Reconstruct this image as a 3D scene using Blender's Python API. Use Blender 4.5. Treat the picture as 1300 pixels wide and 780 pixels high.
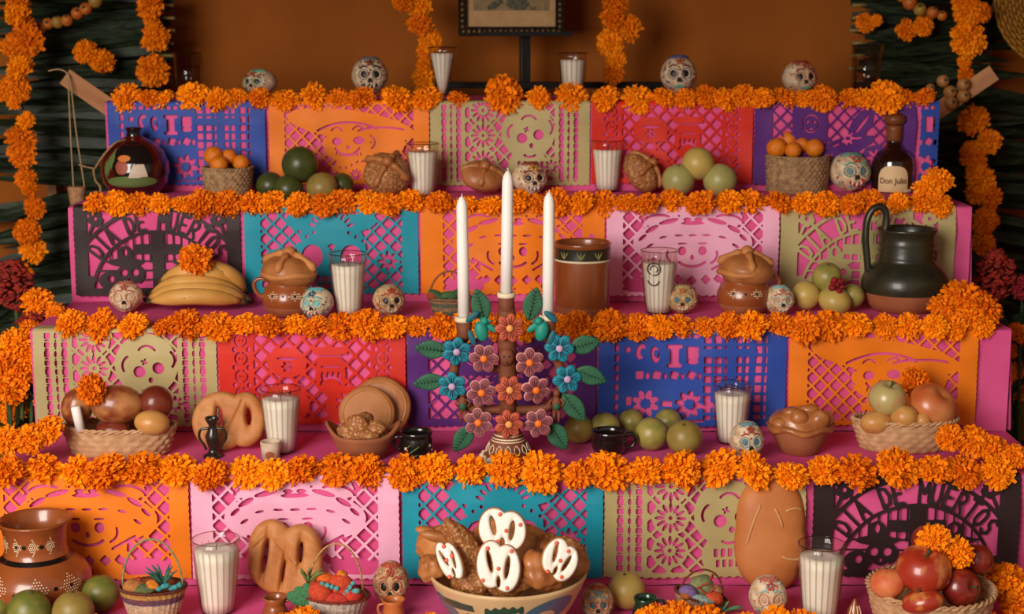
import bpy, math, random
import numpy as np
from math import sin, cos, pi, radians, sqrt, atan2, tan, hypot
from mathutils import Vector, Matrix, Euler

for o in list(bpy.data.objects): bpy.data.objects.remove(o)
SC = bpy.context.scene
COL = SC.collection

# ------------------------------------------------------------------ camera
F, PITCH, CAM = 2000.0, 0.1822, (-0.0171, -2.7449, 1.0223)
D, R, W = 0.3104, 0.2072, 1.92            # tread depth, riser height, altar width (metres)
cd = bpy.data.cameras.new('camera'); cam = bpy.data.objects.new('camera', cd); COL.objects.link(cam)
cam.location = CAM; cam.rotation_euler = (pi/2 - PITCH, 0, 0)
cd.sensor_width = 36.0; cd.lens = F/1300*36; cd.clip_start = .05; cd.clip_end = 50
cd.dof.use_dof = True; cd.dof.focus_distance = 2.75; cd.dof.aperture_fstop = 6.0
SC.camera = cam

# ------------------------------------------------------------------ world, lights, exposure
wd = bpy.data.worlds.new('world'); SC.world = wd; wd.use_nodes = True
bg = wd.node_tree.nodes['Background']; bg.inputs[0].default_value = (1.0, .84, .70, 1); bg.inputs[1].default_value = .32
def area(name, loc, target, sx, sy, power, color):
    l = bpy.data.lights.new(name, 'AREA'); l.shape = 'RECTANGLE'; l.size = sx; l.size_y = sy; l.energy = power; l.color = color
    o = bpy.data.objects.new(name, l); COL.objects.link(o); o.location = loc
    o.rotation_euler = (Vector(target) - Vector(loc)).to_track_quat('-Z', 'Y').to_euler(); return o
area('doorway_daylight', (-1.75, -3.3, 1.6), (0.0, .2, .25), 1.8, 2.0, 172, (1.0, .925, .85))
vs = SC.view_settings
vs.view_transform = 'Standard'; vs.look = 'None'; vs.exposure = 0.0; vs.gamma = 1.0; vs.use_curve_mapping = False

# ------------------------------------------------------------------ helpers
def lin(c):
    out = []
    for v in c[:3]:
        v /= 255.0
        out.append(v/12.92 if v <= .04045 else ((v+.055)/1.055)**2.4)
    return (*out, 1.0)
MATS = {}
def mat(name, c, rough=.6, c2=None, scale=30, detail=3, bump=0, bscale=None, spec=.4, coat=0, rand=0, sub=0, stretch=None, contrast=(.35,.65), metal=0):
    """Principled with noise mixing c and c2, noise bump, per-piece / per-object brightness variation (rand)."""
    if name in MATS: return MATS[name]
    m = bpy.data.materials.new(name); m.use_nodes = True; nt = m.node_tree; n = nt.nodes; L = nt.links
    b = n['Principled BSDF']
    b.inputs['Base Color'].default_value = lin(c); b.inputs['Roughness'].default_value = rough
    b.inputs['Specular IOR Level'].default_value = spec; b.inputs['Coat Weight'].default_value = coat; b.inputs['Coat Roughness'].default_value = .12
    b.inputs['Metallic'].default_value = metal
    if sub: b.inputs['Subsurface Weight'].default_value = sub; b.inputs['Subsurface Radius'].default_value = (.02,.012,.008)
    tc = n.new('ShaderNodeTexCoord'); vec = tc.outputs['Object']
    if stretch:
        mp = n.new('ShaderNodeMapping'); mp.inputs['Scale'].default_value = stretch; L.new(vec, mp.inputs[0]); vec = mp.outputs[0]
    col = None
    if c2:
        nz = n.new('ShaderNodeTexNoise'); nz.inputs['Scale'].default_value = scale; nz.inputs['Detail'].default_value = detail; L.new(vec, nz.inputs['Vector'])
        rp = n.new('ShaderNodeValToRGB'); L.new(nz.outputs['Fac'], rp.inputs[0])
        rp.color_ramp.elements[0].position = contrast[0]; rp.color_ramp.elements[1].position = contrast[1]
        rp.color_ramp.elements[0].color = lin(c); rp.color_ramp.elements[1].color = lin(c2); col = rp.outputs[0]
    if rand:
        g = n.new('ShaderNodeNewGeometry'); oi = n.new('ShaderNodeObjectInfo')
        ad = n.new('ShaderNodeMath'); ad.operation = 'ADD'; L.new(g.outputs['Random Per Island'], ad.inputs[0]); L.new(oi.outputs['Random'], ad.inputs[1])
        mr = n.new('ShaderNodeMapRange'); mr.inputs[1].default_value = 0; mr.inputs[2].default_value = 2; mr.inputs[3].default_value = 1-rand; mr.inputs[4].default_value = 1+rand
        L.new(ad.outputs[0], mr.inputs[0])
        hs = n.new('ShaderNodeHueSaturation'); L.new(mr.outputs[0], hs.inputs['Value'])
        if col is not None: L.new(col, hs.inputs['Color'])
        else: hs.inputs['Color'].default_value = lin(c)
        h2 = n.new('ShaderNodeMapRange'); h2.inputs[3].default_value = .5-.006; h2.inputs[4].default_value = .5+.010
        L.new(oi.outputs['Random'], h2.inputs[0]); L.new(h2.outputs[0], hs.inputs['Hue'])
        col = hs.outputs[0]
    if col is not None: L.new(col, b.inputs['Base Color'])
    if bump:
        nb = n.new('ShaderNodeTexNoise'); nb.inputs['Scale'].default_value = bscale or scale; nb.inputs['Detail'].default_value = 4; L.new(vec, nb.inputs['Vector'])
        bp = n.new('ShaderNodeBump'); bp.inputs['Strength'].default_value = bump; bp.inputs['Distance'].default_value = .003
        L.new(nb.outputs['Fac'], bp.inputs['Height']); L.new(bp.outputs[0], b.inputs['Normal'])
    MATS[name] = m; return m
def glass_mat(name, tint, refl=.09, rough=.04):
    if name in MATS: return MATS[name]
    m = bpy.data.materials.new(name); m.use_nodes = True; nt = m.node_tree; n = nt.nodes; L = nt.links
    n.remove(n['Principled BSDF']); out = n['Material Output']
    tr = n.new('ShaderNodeBsdfTransparent'); tr.inputs[0].default_value = lin(tint)
    gl = n.new('ShaderNodeBsdfGlossy'); gl.inputs['Roughness'].default_value = rough
    fr = n.new('ShaderNodeFresnel'); ge = n.new('ShaderNodeNewGeometry')
    io = n.new('ShaderNodeMapRange'); io.inputs[3].default_value = 1.45; io.inputs[4].default_value = 1/1.45
    L.new(ge.outputs['Backfacing'], io.inputs[0]); L.new(io.outputs[0], fr.inputs[0])
    mx = n.new('ShaderNodeMixShader'); L.new(fr.outputs[0], mx.inputs[0]); L.new(tr.outputs[0], mx.inputs[1]); L.new(gl.outputs[0], mx.inputs[2]); L.new(mx.outputs[0], out.inputs[0])
    MATS[name] = m; return m

# ---- camera geometry: where on a real surface does a photo pixel fall
cp, sp = cos(PITCH), sin(PITCH)
def ray(px, py):
    x = (px-650)/F; u = (390-py)/F
    return Vector((x, cp + u*sp, -sp + u*cp))
def at(px, py, Y):
    r = ray(px, py); t = (Y-CAM[1])/r.y; return Vector(CAM) + r*t
def on(level, px, py):
    """point on the tread of a step (0 bottom .. 4 top) under a photo pixel"""
    r = ray(px, py); t = (level*R - CAM[2])/r.z; p = Vector(CAM) + r*t
    lo, hi = D*(level-1)+.012, D*level-.01
    if p.y < lo or p.y > hi:
        Y = min(max(p.y, lo), hi); z = level*R; fw = (Y-CAM[1])*cp - (z-CAM[2])*sp
        p = Vector((CAM[0] + (px-650)/F*fw, Y, z))
    return p
def mpp(p):
    return ((p.y-CAM[1])*cp - (p.z-CAM[2])*sp)/F

class MB:
    """collects shapes into one mesh"""
    def __init__(s, k=1.0): s.k = k; s.v = []; s.f = []; s.m = []; s.sm = []; s.mi = 0; s.smooth = True
    def _add(s, vs, fs):
        o = len(s.v); k = s.k; s.v += [(v[0]*k, v[1]*k, v[2]*k) for v in vs]
        for f in fs: s.f.append(tuple(i+o for i in f)); s.m.append(s.mi); s.sm.append(s.smooth)
        return s
    def box(s, c, h, rot=None):
        M = rot.to_matrix() if rot else Matrix.Identity(3)
        vs = [Vector(c) + M @ Vector((sx*h[0], sy*h[1], sz*h[2])) for sx in (-1,1) for sy in (-1,1) for sz in (-1,1)]
        sm = s.smooth; s.smooth = False
        s._add(vs, [(0,1,3,2),(4,6,7,5),(0,4,5,1),(2,3,7,6),(0,2,6,4),(1,5,7,3)]); s.smooth = sm; return s
    def lathe(s, prof, n=24, c=(0,0,0), fn=None, close=True, sx=1, sy=1):
        """prof: list of (r,z); fn(r,z,theta,k)->r"""
        vs = []; fs = []
        for k, (r, z) in enumerate(prof):
            for i in range(n):
                t = 2*pi*i/n; rr = fn(r, z, t, k) if fn else r
                vs.append((c[0]+rr*cos(t)*sx, c[1]+rr*sin(t)*sy, c[2]+z))
        for k in range(len(prof)-1):
            for i in range(n):
                j = (i+1) % n; fs.append((k*n+i, k*n+j, (k+1)*n+j, (k+1)*n+i))
        if close:
            if prof[0][0] > 1e-6: fs.append(tuple(range(n))[::-1])
            if prof[-1][0] > 1e-6: fs.append(tuple((len(prof)-1)*n+i for i in range(n)))
        return s._add(vs, fs)
    def ball(s, c, r, n=16, m=10, rot=None, fn=None):
        r = (r, r, r) if isinstance(r, (int, float)) else r
        M = rot.to_matrix() if rot else None; vs = []; fs = []
        for k in range(m+1):
            ph = pi*k/m
            for i in range(n):
                t = 2*pi*i/n; q = Vector((sin(ph)*cos(t), sin(ph)*sin(t), cos(ph)))
                if fn: q = q*fn(q)
                q = Vector((q.x*r[0], q.y*r[1], q.z*r[2]))
                if M: q = M @ q
                vs.append(q + Vector(c))
        for k in range(m):
            for i in range(n):
                j = (i+1) % n; fs.append((k*n+i, (k+1)*n+i, (k+1)*n+j, k*n+j))
        return s._add(vs, fs)
    def tube(s, pts, rad, n=8, cap=True, flat=1.0, up=None):
        """rad: number or per-point list; flat squashes the second axis"""
        pts = [Vector(p) for p in pts]; N = len(pts)
        rs = [rad]*N if isinstance(rad, (int, float)) else rad
        vs = []; fs = []; prev = Vector(up) if up else None
        for k, p in enumerate(pts):
            t = (pts[min(k+1,N-1)] - pts[max(k-1,0)]); t = t.normalized() if t.length > 1e-9 else Vector((0,0,1))
            a = prev if prev is not None else (Vector((0,0,1)) if abs(t.z) < .9 else Vector((1,0,0)))
            a = a - t*a.dot(t); a = a.normalized() if a.length > 1e-6 else t.orthogonal().normalized()
            prev = a; b = t.cross(a)
            for i in range(n):
                w = 2*pi*i/n; vs.append(p + a*cos(w)*rs[k]*flat + b*sin(w)*rs[k])
        for k in range(N-1):
            for i in range(n):
                j = (i+1) % n; fs.append((k*n+i, k*n+j, (k+1)*n+j, (k+1)*n+i))
        if cap: fs.append(tuple(range(n))[::-1]); fs.append(tuple((N-1)*n+i for i in range(n)))
        return s._add(vs, fs)
    def prism(s, pts2, M, th):
        """flat outline (list of x,z) extruded th along local y, transformed by 4x4 M"""
        n = len(pts2); vs = [M @ Vector((x, -th/2, z)) for x, z in pts2] + [M @ Vector((x, th/2, z)) for x, z in pts2]
        sm = s.smooth; s.smooth = False
        s._add(vs, [tuple(range(n)), tuple(range(n, 2*n))[::-1]] + [(i, i+n, (i+1) % n+n, (i+1) % n) for i in range(n)]); s.smooth = sm; return s
    def mesh(s, name, mats):
        me = bpy.data.meshes.new(name); me.from_pydata(s.v, [], s.f)
        me.polygons.foreach_set('use_smooth', s.sm); me.polygons.foreach_set('material_index', s.m)
        for m in (mats if isinstance(mats, (list, tuple)) else [mats]): me.materials.append(m)
        me.update(); return me
    def build(s, name, mats, parent=None, loc=None):
        return link(name, s.mesh(name, mats), parent, loc)
def link(name, me, parent=None, loc=None):
    o = bpy.data.objects.new(name, me); COL.objects.link(o)
    if parent: o.parent = parent
    if loc is not None: o.location = loc
    return o
def tag(o, label, cat, group=None, kind=None):
    o['label'] = label; o['category'] = cat
    if group: o['group'] = group
    if kind: o['kind'] = kind
    return o
def thing(name, label, cat, loc, rz=0, group=None):
    o = bpy.data.objects.new(name, None); COL.objects.link(o); o.location = loc; o.rotation_euler = (0,0,rz); o.empty_display_size = .02
    return tag(o, label, cat, group)
def stuff(o): o['kind'] = 'stuff'; return o
def struct(o): o['kind'] = 'structure'; return o
ORD = ['first','second','third','fourth','fifth','sixth','seventh','eighth','ninth','tenth','eleventh','twelfth','thirteenth','fourteenth','fifteenth','sixteenth','seventeenth','eighteenth','nineteenth','twentieth']
def crv(p0, p1, p2, n=8):
    p0, p1, p2 = Vector(p0), Vector(p1), Vector(p2)
    return [p0*(1-t)**2 + p1*2*t*(1-t) + p2*t*t for t in [i/(n-1) for i in range(n)]]
def spline(P, n=6):
    """Catmull-Rom through points"""
    P = [Vector(p) for p in P]; out = []
    for i in range(len(P)-1):
        a, b, c, d = P[max(i-1,0)], P[i], P[i+1], P[min(i+2,len(P)-1)]
        for k in range(n):
            t = k/n; out.append(.5*((2*b) + (c-a)*t + (2*a-5*b+4*c-d)*t*t + (3*b-a-3*c+d)*t**3))
    out.append(P[-1]); return out
# ------------------------------------------------------------------ the setting
WALLY = 1.72
m_wall = mat('ochre_plaster', (172,96,32), .85, c2=(156,84,26), scale=3, detail=6, bump=.25, bscale=60, spec=.2)
m_floor = mat('terracotta_floor', (96,52,34), .7, c2=(78,42,28), scale=6)
struct(MB().box((0, WALLY+.05, .55), (3.2, .05, 1.75)).build('wall_back', m_wall))
struct(MB().box((0, .6, 2.0), (2.1, 1.22, .05)).build('shade_ceiling', m_wall))  # unseen slab overhead, added so the top tiers fall into shade
struct(MB().box((0, -.60, 1.72), (2.1, .05, .28)).build('shade_beam_1', m_wall))            # unseen beam, added to block the key light from the upper tiers
for sx_, nm_ in ((-1, 'shade_wall_left'), (1, 'shade_wall_right')): struct(MB().box((sx_*2.15, .6, .77), (.05, 1.22, 1.23)).build(nm_, m_wall))  # unseen side panels, added to cut the ambient light around the altar
struct(MB().box((0, -1.2, -.47), (3.2, 2.95, .05)).build('floor', m_floor))

# ------------------------------------------------------------------ the stepped altar: five tiers under magenta cloth
m_cloth = mat('magenta_cloth', (226,94,148), .75, c2=(214,80,134), scale=9, detail=4, bump=.12, bscale=260, spec=.15)
m_wood = mat('rough_timber', (150,106,70), .75, c2=(128,86,54), scale=14, stretch=(1,6,6))
TLAB = ['lowest tier of the altar under magenta cloth', 'second lowest altar tier, magenta cloth over pale and dark papers', 'middle altar tier in magenta cloth, carrying the bananas and the green pitcher', 'second highest altar tier in magenta cloth, carrying the tequila bottle', 'highest altar tier in magenta cloth, carrying two water glasses']
def drape(level):
    """cloth over one tier: tread, rounded front edge, riser with slight folds, and both side drops"""
    altar = thing('altar_tier', TLAB[level], 'altar', (0, D*(level-1)+D/2, -.42), group='tiers of the stepped altar')
    y0 = D*(level-1); z = R*level; zb = R*(level-1) if level > 0 else -.42
    hw = W/2 + (.01 if level < 4 else 0); nx = 96
    prof = [(y0+D-.007, z)] + [(y0+(D-.007)*k, z) for k in (.75,.5,.25,.08)]
    rr = .006
    for a in (0, 30, 60, 90): prof.append((y0 + rr - rr*sin(radians(a)), z - rr + rr*cos(radians(a))))
    for k in (.12,.3,.5,.7,.85,1.0): prof.append((y0, z - rr + (zb-z+rr)*k))
    vs, fs = [], []; rnd = random.Random(level); ph = [rnd.uniform(0,6) for _ in range(3)]
    for j in range(nx+1):
        x = -hw + 2*hw*j/nx
        for k, (y, zz) in enumerate(prof):
            dz = (z-zz)
            w = .0022*sin(x*23+ph[0]) + .0016*sin(x*51+ph[1])
            y2 = y - .0025 + w*min(1, dz/.06) if dz > .003 else y
            z2 = zz if dz > .003 else zz + .0006*sin(x*17+y*40+ph[2])
            vs.append((x, y2, z2))
    n = len(prof)
    for j in range(nx):
        for k in range(n-1): fs.append((j*n+k, j*n+k+1, (j+1)*n+k+1, (j+1)*n+k))
    b = MB(); b._add(vs, fs)
    for sx in (-1, 1):                                   # hanging sides with soft folds
        sv, sf = [], []; ny = 26; rows = 8
        for j in range(ny+1):
            y = y0 + (D-.007)*j/ny
            for k in range(rows):
                t = k/(rows-1); zz = z + (zb-z)*t
                sv.append((sx*(hw + (t*.005 + t*.010*sin(y*75+level*2) if sx > 0 else t*.004*sin(y*60)) - .0005), y - .0025 + .01*t*(j == 0), zz))
        for j in range(ny):
            for k in range(rows-1):
                q = (j*rows+k, j*rows+k+1, (j+1)*rows+k+1, (j+1)*rows+k); sf.append(q if sx < 0 else q[::-1])
        b._add(sv, sf)
    o = b.build('cloth', m_cloth, altar); o.location = -Vector(altar.location)
    t = MB().box((0, y0+D/2+.002, (z+ (-.42))/2-.003), (hw-.012, D/2-.012, (z+.42)/2-.004)).build('tier_box', m_wood, altar); t.location = -Vector(altar.location)
for lv in range(5): drape(lv)
# ------------------------------------------------------------------ cut paper banners (papel picado): every opening is a real hole
def c_circ(X,Y,cx,cy,r): return np.hypot(X-cx,Y-cy)-r
def c_ell(X,Y,cx,cy,rx,ry,a=0):
    ca,sa = cos(radians(a)),sin(radians(a)); x=(X-cx)*ca+(Y-cy)*sa; y=-(X-cx)*sa+(Y-cy)*ca
    k=np.hypot(x/rx,y/ry); return (k-1)*min(rx,ry)
def c_box(X,Y,cx,cy,hw,hh,a=0):
    ca,sa = cos(radians(a)),sin(radians(a)); x=(X-cx)*ca+(Y-cy)*sa; y=-(X-cx)*sa+(Y-cy)*ca
    return np.maximum(np.abs(x)-hw,np.abs(y)-hh)
def c_seg(X,Y,x0,y0,x1,y1,w):
    dx,dy=x1-x0,y1-y0; L=dx*dx+dy*dy+1e-9; t=np.clip(((X-x0)*dx+(Y-y0)*dy)/L,0,1)
    return np.hypot(X-x0-t*dx,Y-y0-t*dy)-w
def c_line(X,Y,pts,w):
    d=None
    for a,b in zip(pts[:-1],pts[1:]):
        s=c_seg(X,Y,*a,*b,w); d=s if d is None else np.minimum(d,s)
    return d
def c_arc(X,Y,cx,cy,r,a0,a1,w,ry=None):
    n=14; ry=ry or r
    return c_line(X,Y,[(cx+r*cos(radians(a0+(a1-a0)*i/n)),cy+ry*sin(radians(a0+(a1-a0)*i/n))) for i in range(n+1)],w)
def c_lat(X,Y,p,b,ox=0,oy=0):
    u=(X-ox)+(Y-oy); v=(X-ox)-(Y-oy)
    return np.maximum(np.abs((u%p)-p/2),np.abs((v%p)-p/2))*.7071-(p*.7071-b)/2
def c_grid(X,Y,p,q,b,ox=0,oy=0):
    return np.maximum(np.abs(((X-ox)%p)-p/2)-(p-b)/2,np.abs(((Y-oy)%q)-q/2)-(q-b)/2)
def c_flower(X,Y,cx,cy,r0,r1,n,w,a0=0,half=None):
    d=None
    for i in range(n):
        a=a0+360*i/n; ra=radians(a); rm=(r0+r1)/2
        s=c_ell(X,Y,cx+rm*cos(ra),cy+rm*sin(ra),(r1-r0)/2,w,a); d=s if d is None else np.minimum(d,s)
    return d
mn, mx = np.minimum, np.maximum
def inside(X,Y,x0,y0,x1,y1): return c_box(X,Y,(x0+x1)/2,(y0+y1)/2,(x1-x0)/2,(y1-y0)/2)
# sheet millimetres: x -186..186, y 0 (top edge of the step) .. 200
def p_skull(X,Y):
    H=np.full(X.shape,9.0)
    for s in (-1,1):                                    # side bands of openwork
        for k in range(11):
            y=12+k*18
            H=mn(H,c_box(X,Y,s*153,y,6,5.5)); H=mn(H,c_box(X,Y,s*119,y,6,5.5)); H=mn(H,c_ell(X,Y,s*136,y,3.2,6.5))
            H=mn(H,c_ell(X,Y,s*153,y+9,6,2)); H=mn(H,c_ell(X,Y,s*119,y+9,6,2)); H=mn(H,c_circ(X,Y,s*136,y+9,1.6))
    lat=mx(c_lat(X,Y,34,4.5,4,8),inside(X,Y,-104,6,104,182))
    solid=c_circ(X,Y,-62,20,33)
    for cx,cy,r in ((-62,78,33),(-62,140,33),(42,70,62),(42,150,46),(96,150,22)): solid=mn(solid,c_circ(X,Y,cx,cy,r))
    H=mn(H,mx(lat,-solid))
    for cy in (20,78,140):
        H=mn(H,c_flower(X,Y,-62,cy,10,29,12,3.4)); H=mn(H,c_circ(X,Y,-62,cy,4))
    H=mn(H,c_circ(X,Y,28,84,12)); H=mn(H,c_circ(X,Y,66,76,12)); H=mn(H,c_ell(X,Y,50,101,5,6))
    H=mn(H,c_arc(X,Y,16,72,21,150,240,2.6)); H=mn(H,c_arc(X,Y,78,60,21,-50,40,2.6)); H=mn(H,c_arc(X,Y,44,52,20,215,325,2.4))
    H=mn(H,c_flower(X,Y,38,64,1,8,4,2.2,20)); H=mn(H,c_arc(X,Y,46,105,22,55,125,2.6,))
    for k in range(5): H=mn(H,c_box(X,Y,22+k*13,145,4,8))
    for k in range(5): H=mn(H,c_box(X,Y,26+k*12,165,3.6,7))
    H=mn(H,c_flower(X,Y,96,150,6,18,8,3.2))
    return H
def p_catrina(X,Y):
    lat=mx(c_lat(X,Y,32,4.2,3,0),inside(X,Y,-150,7,150,184))
    hat=c_ell(X,Y,4,54,150,34,8); face=c_ell(X,Y,-8,96,56,44); body=c_ell(X,Y,30,160,70,40); ban=c_ell(X,Y,70,120,62,30,-25)
    H=mx(lat,-mn(mn(hat,face),mn(body,ban)))
    H=mn(H,c_arc(X,Y,0,160,130,236,300,2.6,112)); H=mn(H,c_arc(X,Y,78,72,60,200,325,2.4,12))
    H=mn(H,c_ell(X,Y,-28,92,11,9)); H=mn(H,c_ell(X,Y,22,90,13,9)); H=mn(H,c_ell(X,Y,-3,106,5,5))
    H=mn(H,c_arc(X,Y,-4,86,34,35,145,2.6,38)); H=mn(H,c_arc(X,Y,-48,96,16,120,250,2)); H=mn(H,c_arc(X,Y,44,94,16,-70,60,2))
    for k in range(8): H=mn(H,c_seg(X,Y,-30+k*8,118+2*sin(k*.45),-30+k*8,124+2*sin(k*.45),1.4))
    H=mn(H,c_arc(X,Y,-28,74,14,210,330,2)); H=mn(H,c_arc(X,Y,22,72,15,210,330,2))
    for k in range(9): H=mn(H,c_ell(X,Y,-34+k*13,146+8*sin(k),4.2,2.4,k*35))
    H=mn(H,c_flower(X,Y,14,170,4,15,9,2.4)); H=mn(H,c_flower(X,Y,58,168,4,14,8,2.4)); H=mn(H,c_flower(X,Y,-30,174,4,13,8,2.4))
    return H
def p_sombrero(X,Y):
    lat=mx(c_lat(X,Y,35,4.6,2,6),inside(X,Y,-150,7,150,182))
    hat=mn(c_ell(X,Y,0,78,128,52),c_box(X,Y,0,18,46,24)); low=mn(c_ell(X,Y,0,130,70,62),c_ell(X,Y,0,205,128,44)); top=mn(c_ell(X,Y,-74,20,34,20,-20),c_ell(X,Y,74,20,34,20,20))
    H=mx(lat,-mn(mn(hat,low),top))
    for s in (-1,1):
        H=mn(H,c_arc(X,Y,s*72,44,40,*((200,300) if s<0 else (240,340)),2.6,26))
        H=mn(H,c_ell(X,Y,s*52,32,22,5,-s*-14)); H=mn(H,c_ell(X,Y,s*88,48,16,5,s*28)); H=mn(H,c_ell(X,Y,s*108,66,11,4,s*40))
        H=mn(H,c_ell(X,Y,s*22,96,9,10)); H=mn(H,c_ell(X,Y,s*22,80,11,2.2)); H=mn(H,c_arc(X,Y,s*34,104,20,*((110,200) if s<0 else (-20,70)),2.4))
        H=mn(H,c_ell(X,Y,s*30,62,10,2.4)); H=mn(H,c_ell(X,Y,s*64,66,9,2.6,s*12)); H=mn(H,c_ell(X,Y,s*92,84,9,3,s*30))
        H=mn(H,c_seg(X,Y,s*44,136,s*86,112,2.6)); H=mn(H,c_box(X,Y,s*30,158,8,8,45)); H=mn(H,c_box(X,Y,s*56,156,7,7,40))
        H=mn(H,mx(c_ell(X,Y,s*104,176,44,24),c_ell(X,Y,s*104,168,44,24))); H=mn(H,c_ell(X,Y,s*100,186,20,5)); H=mn(H,c_ell(X,Y,s*12,28,9,4)); H=mn(H,c_circ(X,Y,s*30,20,2.6))
    H=mn(H,c_box(X,Y,0,14,5,5,45)); H=mn(H,c_ell(X,Y,0,36,26,4)); H=mn(H,c_ell(X,Y,0,62,10,2.4)); H=mn(H,c_ell(X,Y,0,110,4,6)); H=mn(H,c_arc(X,Y,0,104,36,40,140,3,26))
    H=mn(H,c_box(X,Y,0,160,8,8,45)); H=mn(H,c_flower(X,Y,0,186,2,12,6,3))
    return H
def p_roundskull(X,Y):
    lat=mx(c_lat(X,Y,33,4.2,6,4),inside(X,Y,-152,8,152,178))
    head=mn(c_ell(X,Y,0,92,74,76),c_ell(X,Y,0,30,98,30)); da=mn(c_circ(X,Y,-120,118,26),c_circ(X,Y,120,118,26))
    H=mx(lat,-mn(head,da))
    for s in (-1,1):
        H=mn(H,c_ell(X,Y,s*42,108,23,26)); H=mn(H,c_flower(X,Y,s*120,118,5,23,8,4)); H=mn(H,c_circ(X,Y,s*120,118,2))
        for k in range(3): H=mn(H,c_ell(X,Y,s*(38+k*15),56+k*9,3.4,4,s*20))
    for k in range(9):
        a=radians(200+k*17.5); H=mn(H,c_ell(X,Y,44*cos(a),52+36*sin(a),3.2,8,math.degrees(a)+90))
    H=mn(H,c_box(X,Y,0,88,3.4,8)); H=mn(H,c_box(X,Y,0,86,8,3.2)); H=mn(H,c_ell(X,Y,0,132,6,9))
    H=mn(H,c_ell(X,Y,-40,14,24,2.6)); H=mn(H,c_ell(X,Y,40,14,24,2.6))
    for k in range(7): H=mn(H,c_box(X,Y,-30+k*10,154+3*cos((k-3)*.5),3.4,7))
    for k in range(12): H=mn(H,c_ell(X,Y,-150+k*27,188,8,3.4))
    return H
def p_urn(X,Y):
    lat=mx(c_lat(X,Y,34,5,0,2),inside(X,Y,-116,8,116,178))
    sol=c_ell(X,Y,-50,66,40,30); sol=mn(sol,c_box(X,Y,36,42,34,7)); sol=mn(sol,c_ell(X,Y,36,90,30,44)); sol=mn(sol,c_ell(X,Y,-52,150,46,40)); sol=mn(sol,c_ell(X,Y,70,150,44,36))
    H=mx(lat,-sol)
    for s in (-1,1):
        for k in range(5):
            y=22+k*36
            H=mn(H,np.abs(c_circ(X,Y,s*140,y,12))-1.7); H=mn(H,c_circ(X,Y,s*140,y,4.4)); H=mx(H,-c_box(X,Y,s*140,y,1.5,14)); H=mn(H,c_ell(X,Y,s*126,y+18,4,5)); H=mn(H,c_ell(X,Y,s*154,y+18,4,5))
    H=mn(H,c_ell(X,Y,-50,58,22,3)); H=mn(H,c_flower(X,Y,-50,74,3,12,6,2.6)); H=mn(H,c_box(X,Y,36,52,26,1.6)); H=mn(H,c_box(X,Y,36,74,20,1.6))
    for k in range(4): H=mn(H,c_ell(X,Y,20+k*11,92,3.2,8))
    H=mn(H,c_arc(X,Y,36,118,22,200,340,2)); H=mn(H,c_flower(X,Y,-52,148,8,28,10,3)); H=mn(H,c_flower(X,Y,70,150,6,26,9,3))
    return H
def p_church(X,Y):
    H=mx(c_grid(X,Y,20,20,5.2,0,10),inside(X,Y,20,8,148,182)); H=mx(H,-c_box(X,Y,78,92,9,90)); H=mx(H,-c_box(X,Y,66,46,60,8)); H=mx(H,-c_ell(X,Y,74,130,34,30)); H=mx(H,-c_box(X,Y,118,100,6,100))
    for k in range(9): H=mn(H,c_box(X,Y,-150,16+k*20,4.4,7))
    for k in range(9): H=mn(H,c_box(X,Y,-122+k*16,14,6,4))
    H=mn(H,c_ell(X,Y,-102,44,10,16,12)); H=mx(H,-c_ell(X,Y,-96,46,7,9)); H=mn(H,c_circ(X,Y,-128,40,6)); H=mn(H,c_ell(X,Y,-74,50,9,17,-8)); H=mx(H,-c_ell(X,Y,-72,48,4,8))
    H=mn(H,c_box(X,Y,-36,52,9,20)); H=mn(H,c_box(X,Y,-36,34,16,4)); H=mn(H,c_box(X,Y,-36,72,15,4)); H=mn(H,c_box(X,Y,0,46,12,12)); H=mn(H,c_ell(X,Y,0,64,12,6))
    for k in range(4): H=mn(H,c_box(X,Y,-104+k*34,92,8,8,10*k)); H=mn(H,c_ell(X,Y,-88+k*34,94,4,7))
    H=mn(H,c_flower(X,Y,-92,150,9,28,8,6,22)); H=mn(H,c_flower(X,Y,-6,150,9,28,8,6,10)); H=mn(H,c_box(X,Y,-50,150,11,6)); H=mn(H,c_box(X,Y,-126,144,6,9)); H=mn(H,c_ell(X,Y,34,152,10,6))
    H=mn(H,c_flower(X,Y,74,130,8,24,10,2.6)); H=mn(H,c_box(X,Y,-92,184,30,2.6)); H=mn(H,c_box(X,Y,-6,184,30,2.6))
    return H
def p_dancer(X,Y):
    lat=mx(c_lat(X,Y,33,3.6,3,4),inside(X,Y,-146,7,146,180))
    sol=c_box(X,Y,-60,50,40,42); sol=mn(sol,c_ell(X,Y,22,104,72,22,-18)); sol=mn(sol,c_ell(X,Y,-10,140,66,40)); sol=mn(sol,c_ell(X,Y,60,50,20,40,35)); sol=mn(sol,c_ell(X,Y,96,130,32,30))
    H=mx(lat,-sol)
    H=mn(H,np.abs(c_ell(X,Y,-58,50,18,20))-1.6); H=mn(H,c_circ(X,Y,-66,46,4)); H=mn(H,c_circ(X,Y,-50,46,4)); H=mn(H,c_ell(X,Y,-58,62,8,2))
    for k in range(5): H=mn(H,c_ell(X,Y,-24+k*26,108-k*8,10,2.6,-30+k*8))
    H=mn(H,c_flower(X,Y,30,84,4,18,7,3.4)); H=mn(H,c_flower(X,Y,-10,142,6,26,9,3)); H=mn(H,c_flower(X,Y,96,130,5,24,8,4)); H=mn(H,c_ell(X,Y,62,52,4,26,35)); H=mn(H,c_ell(X,Y,-70,146,16,4,20))
    for k in range(6): H=mn(H,c_ell(X,Y,-40+k*22,178,8,3))
    return H
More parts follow.
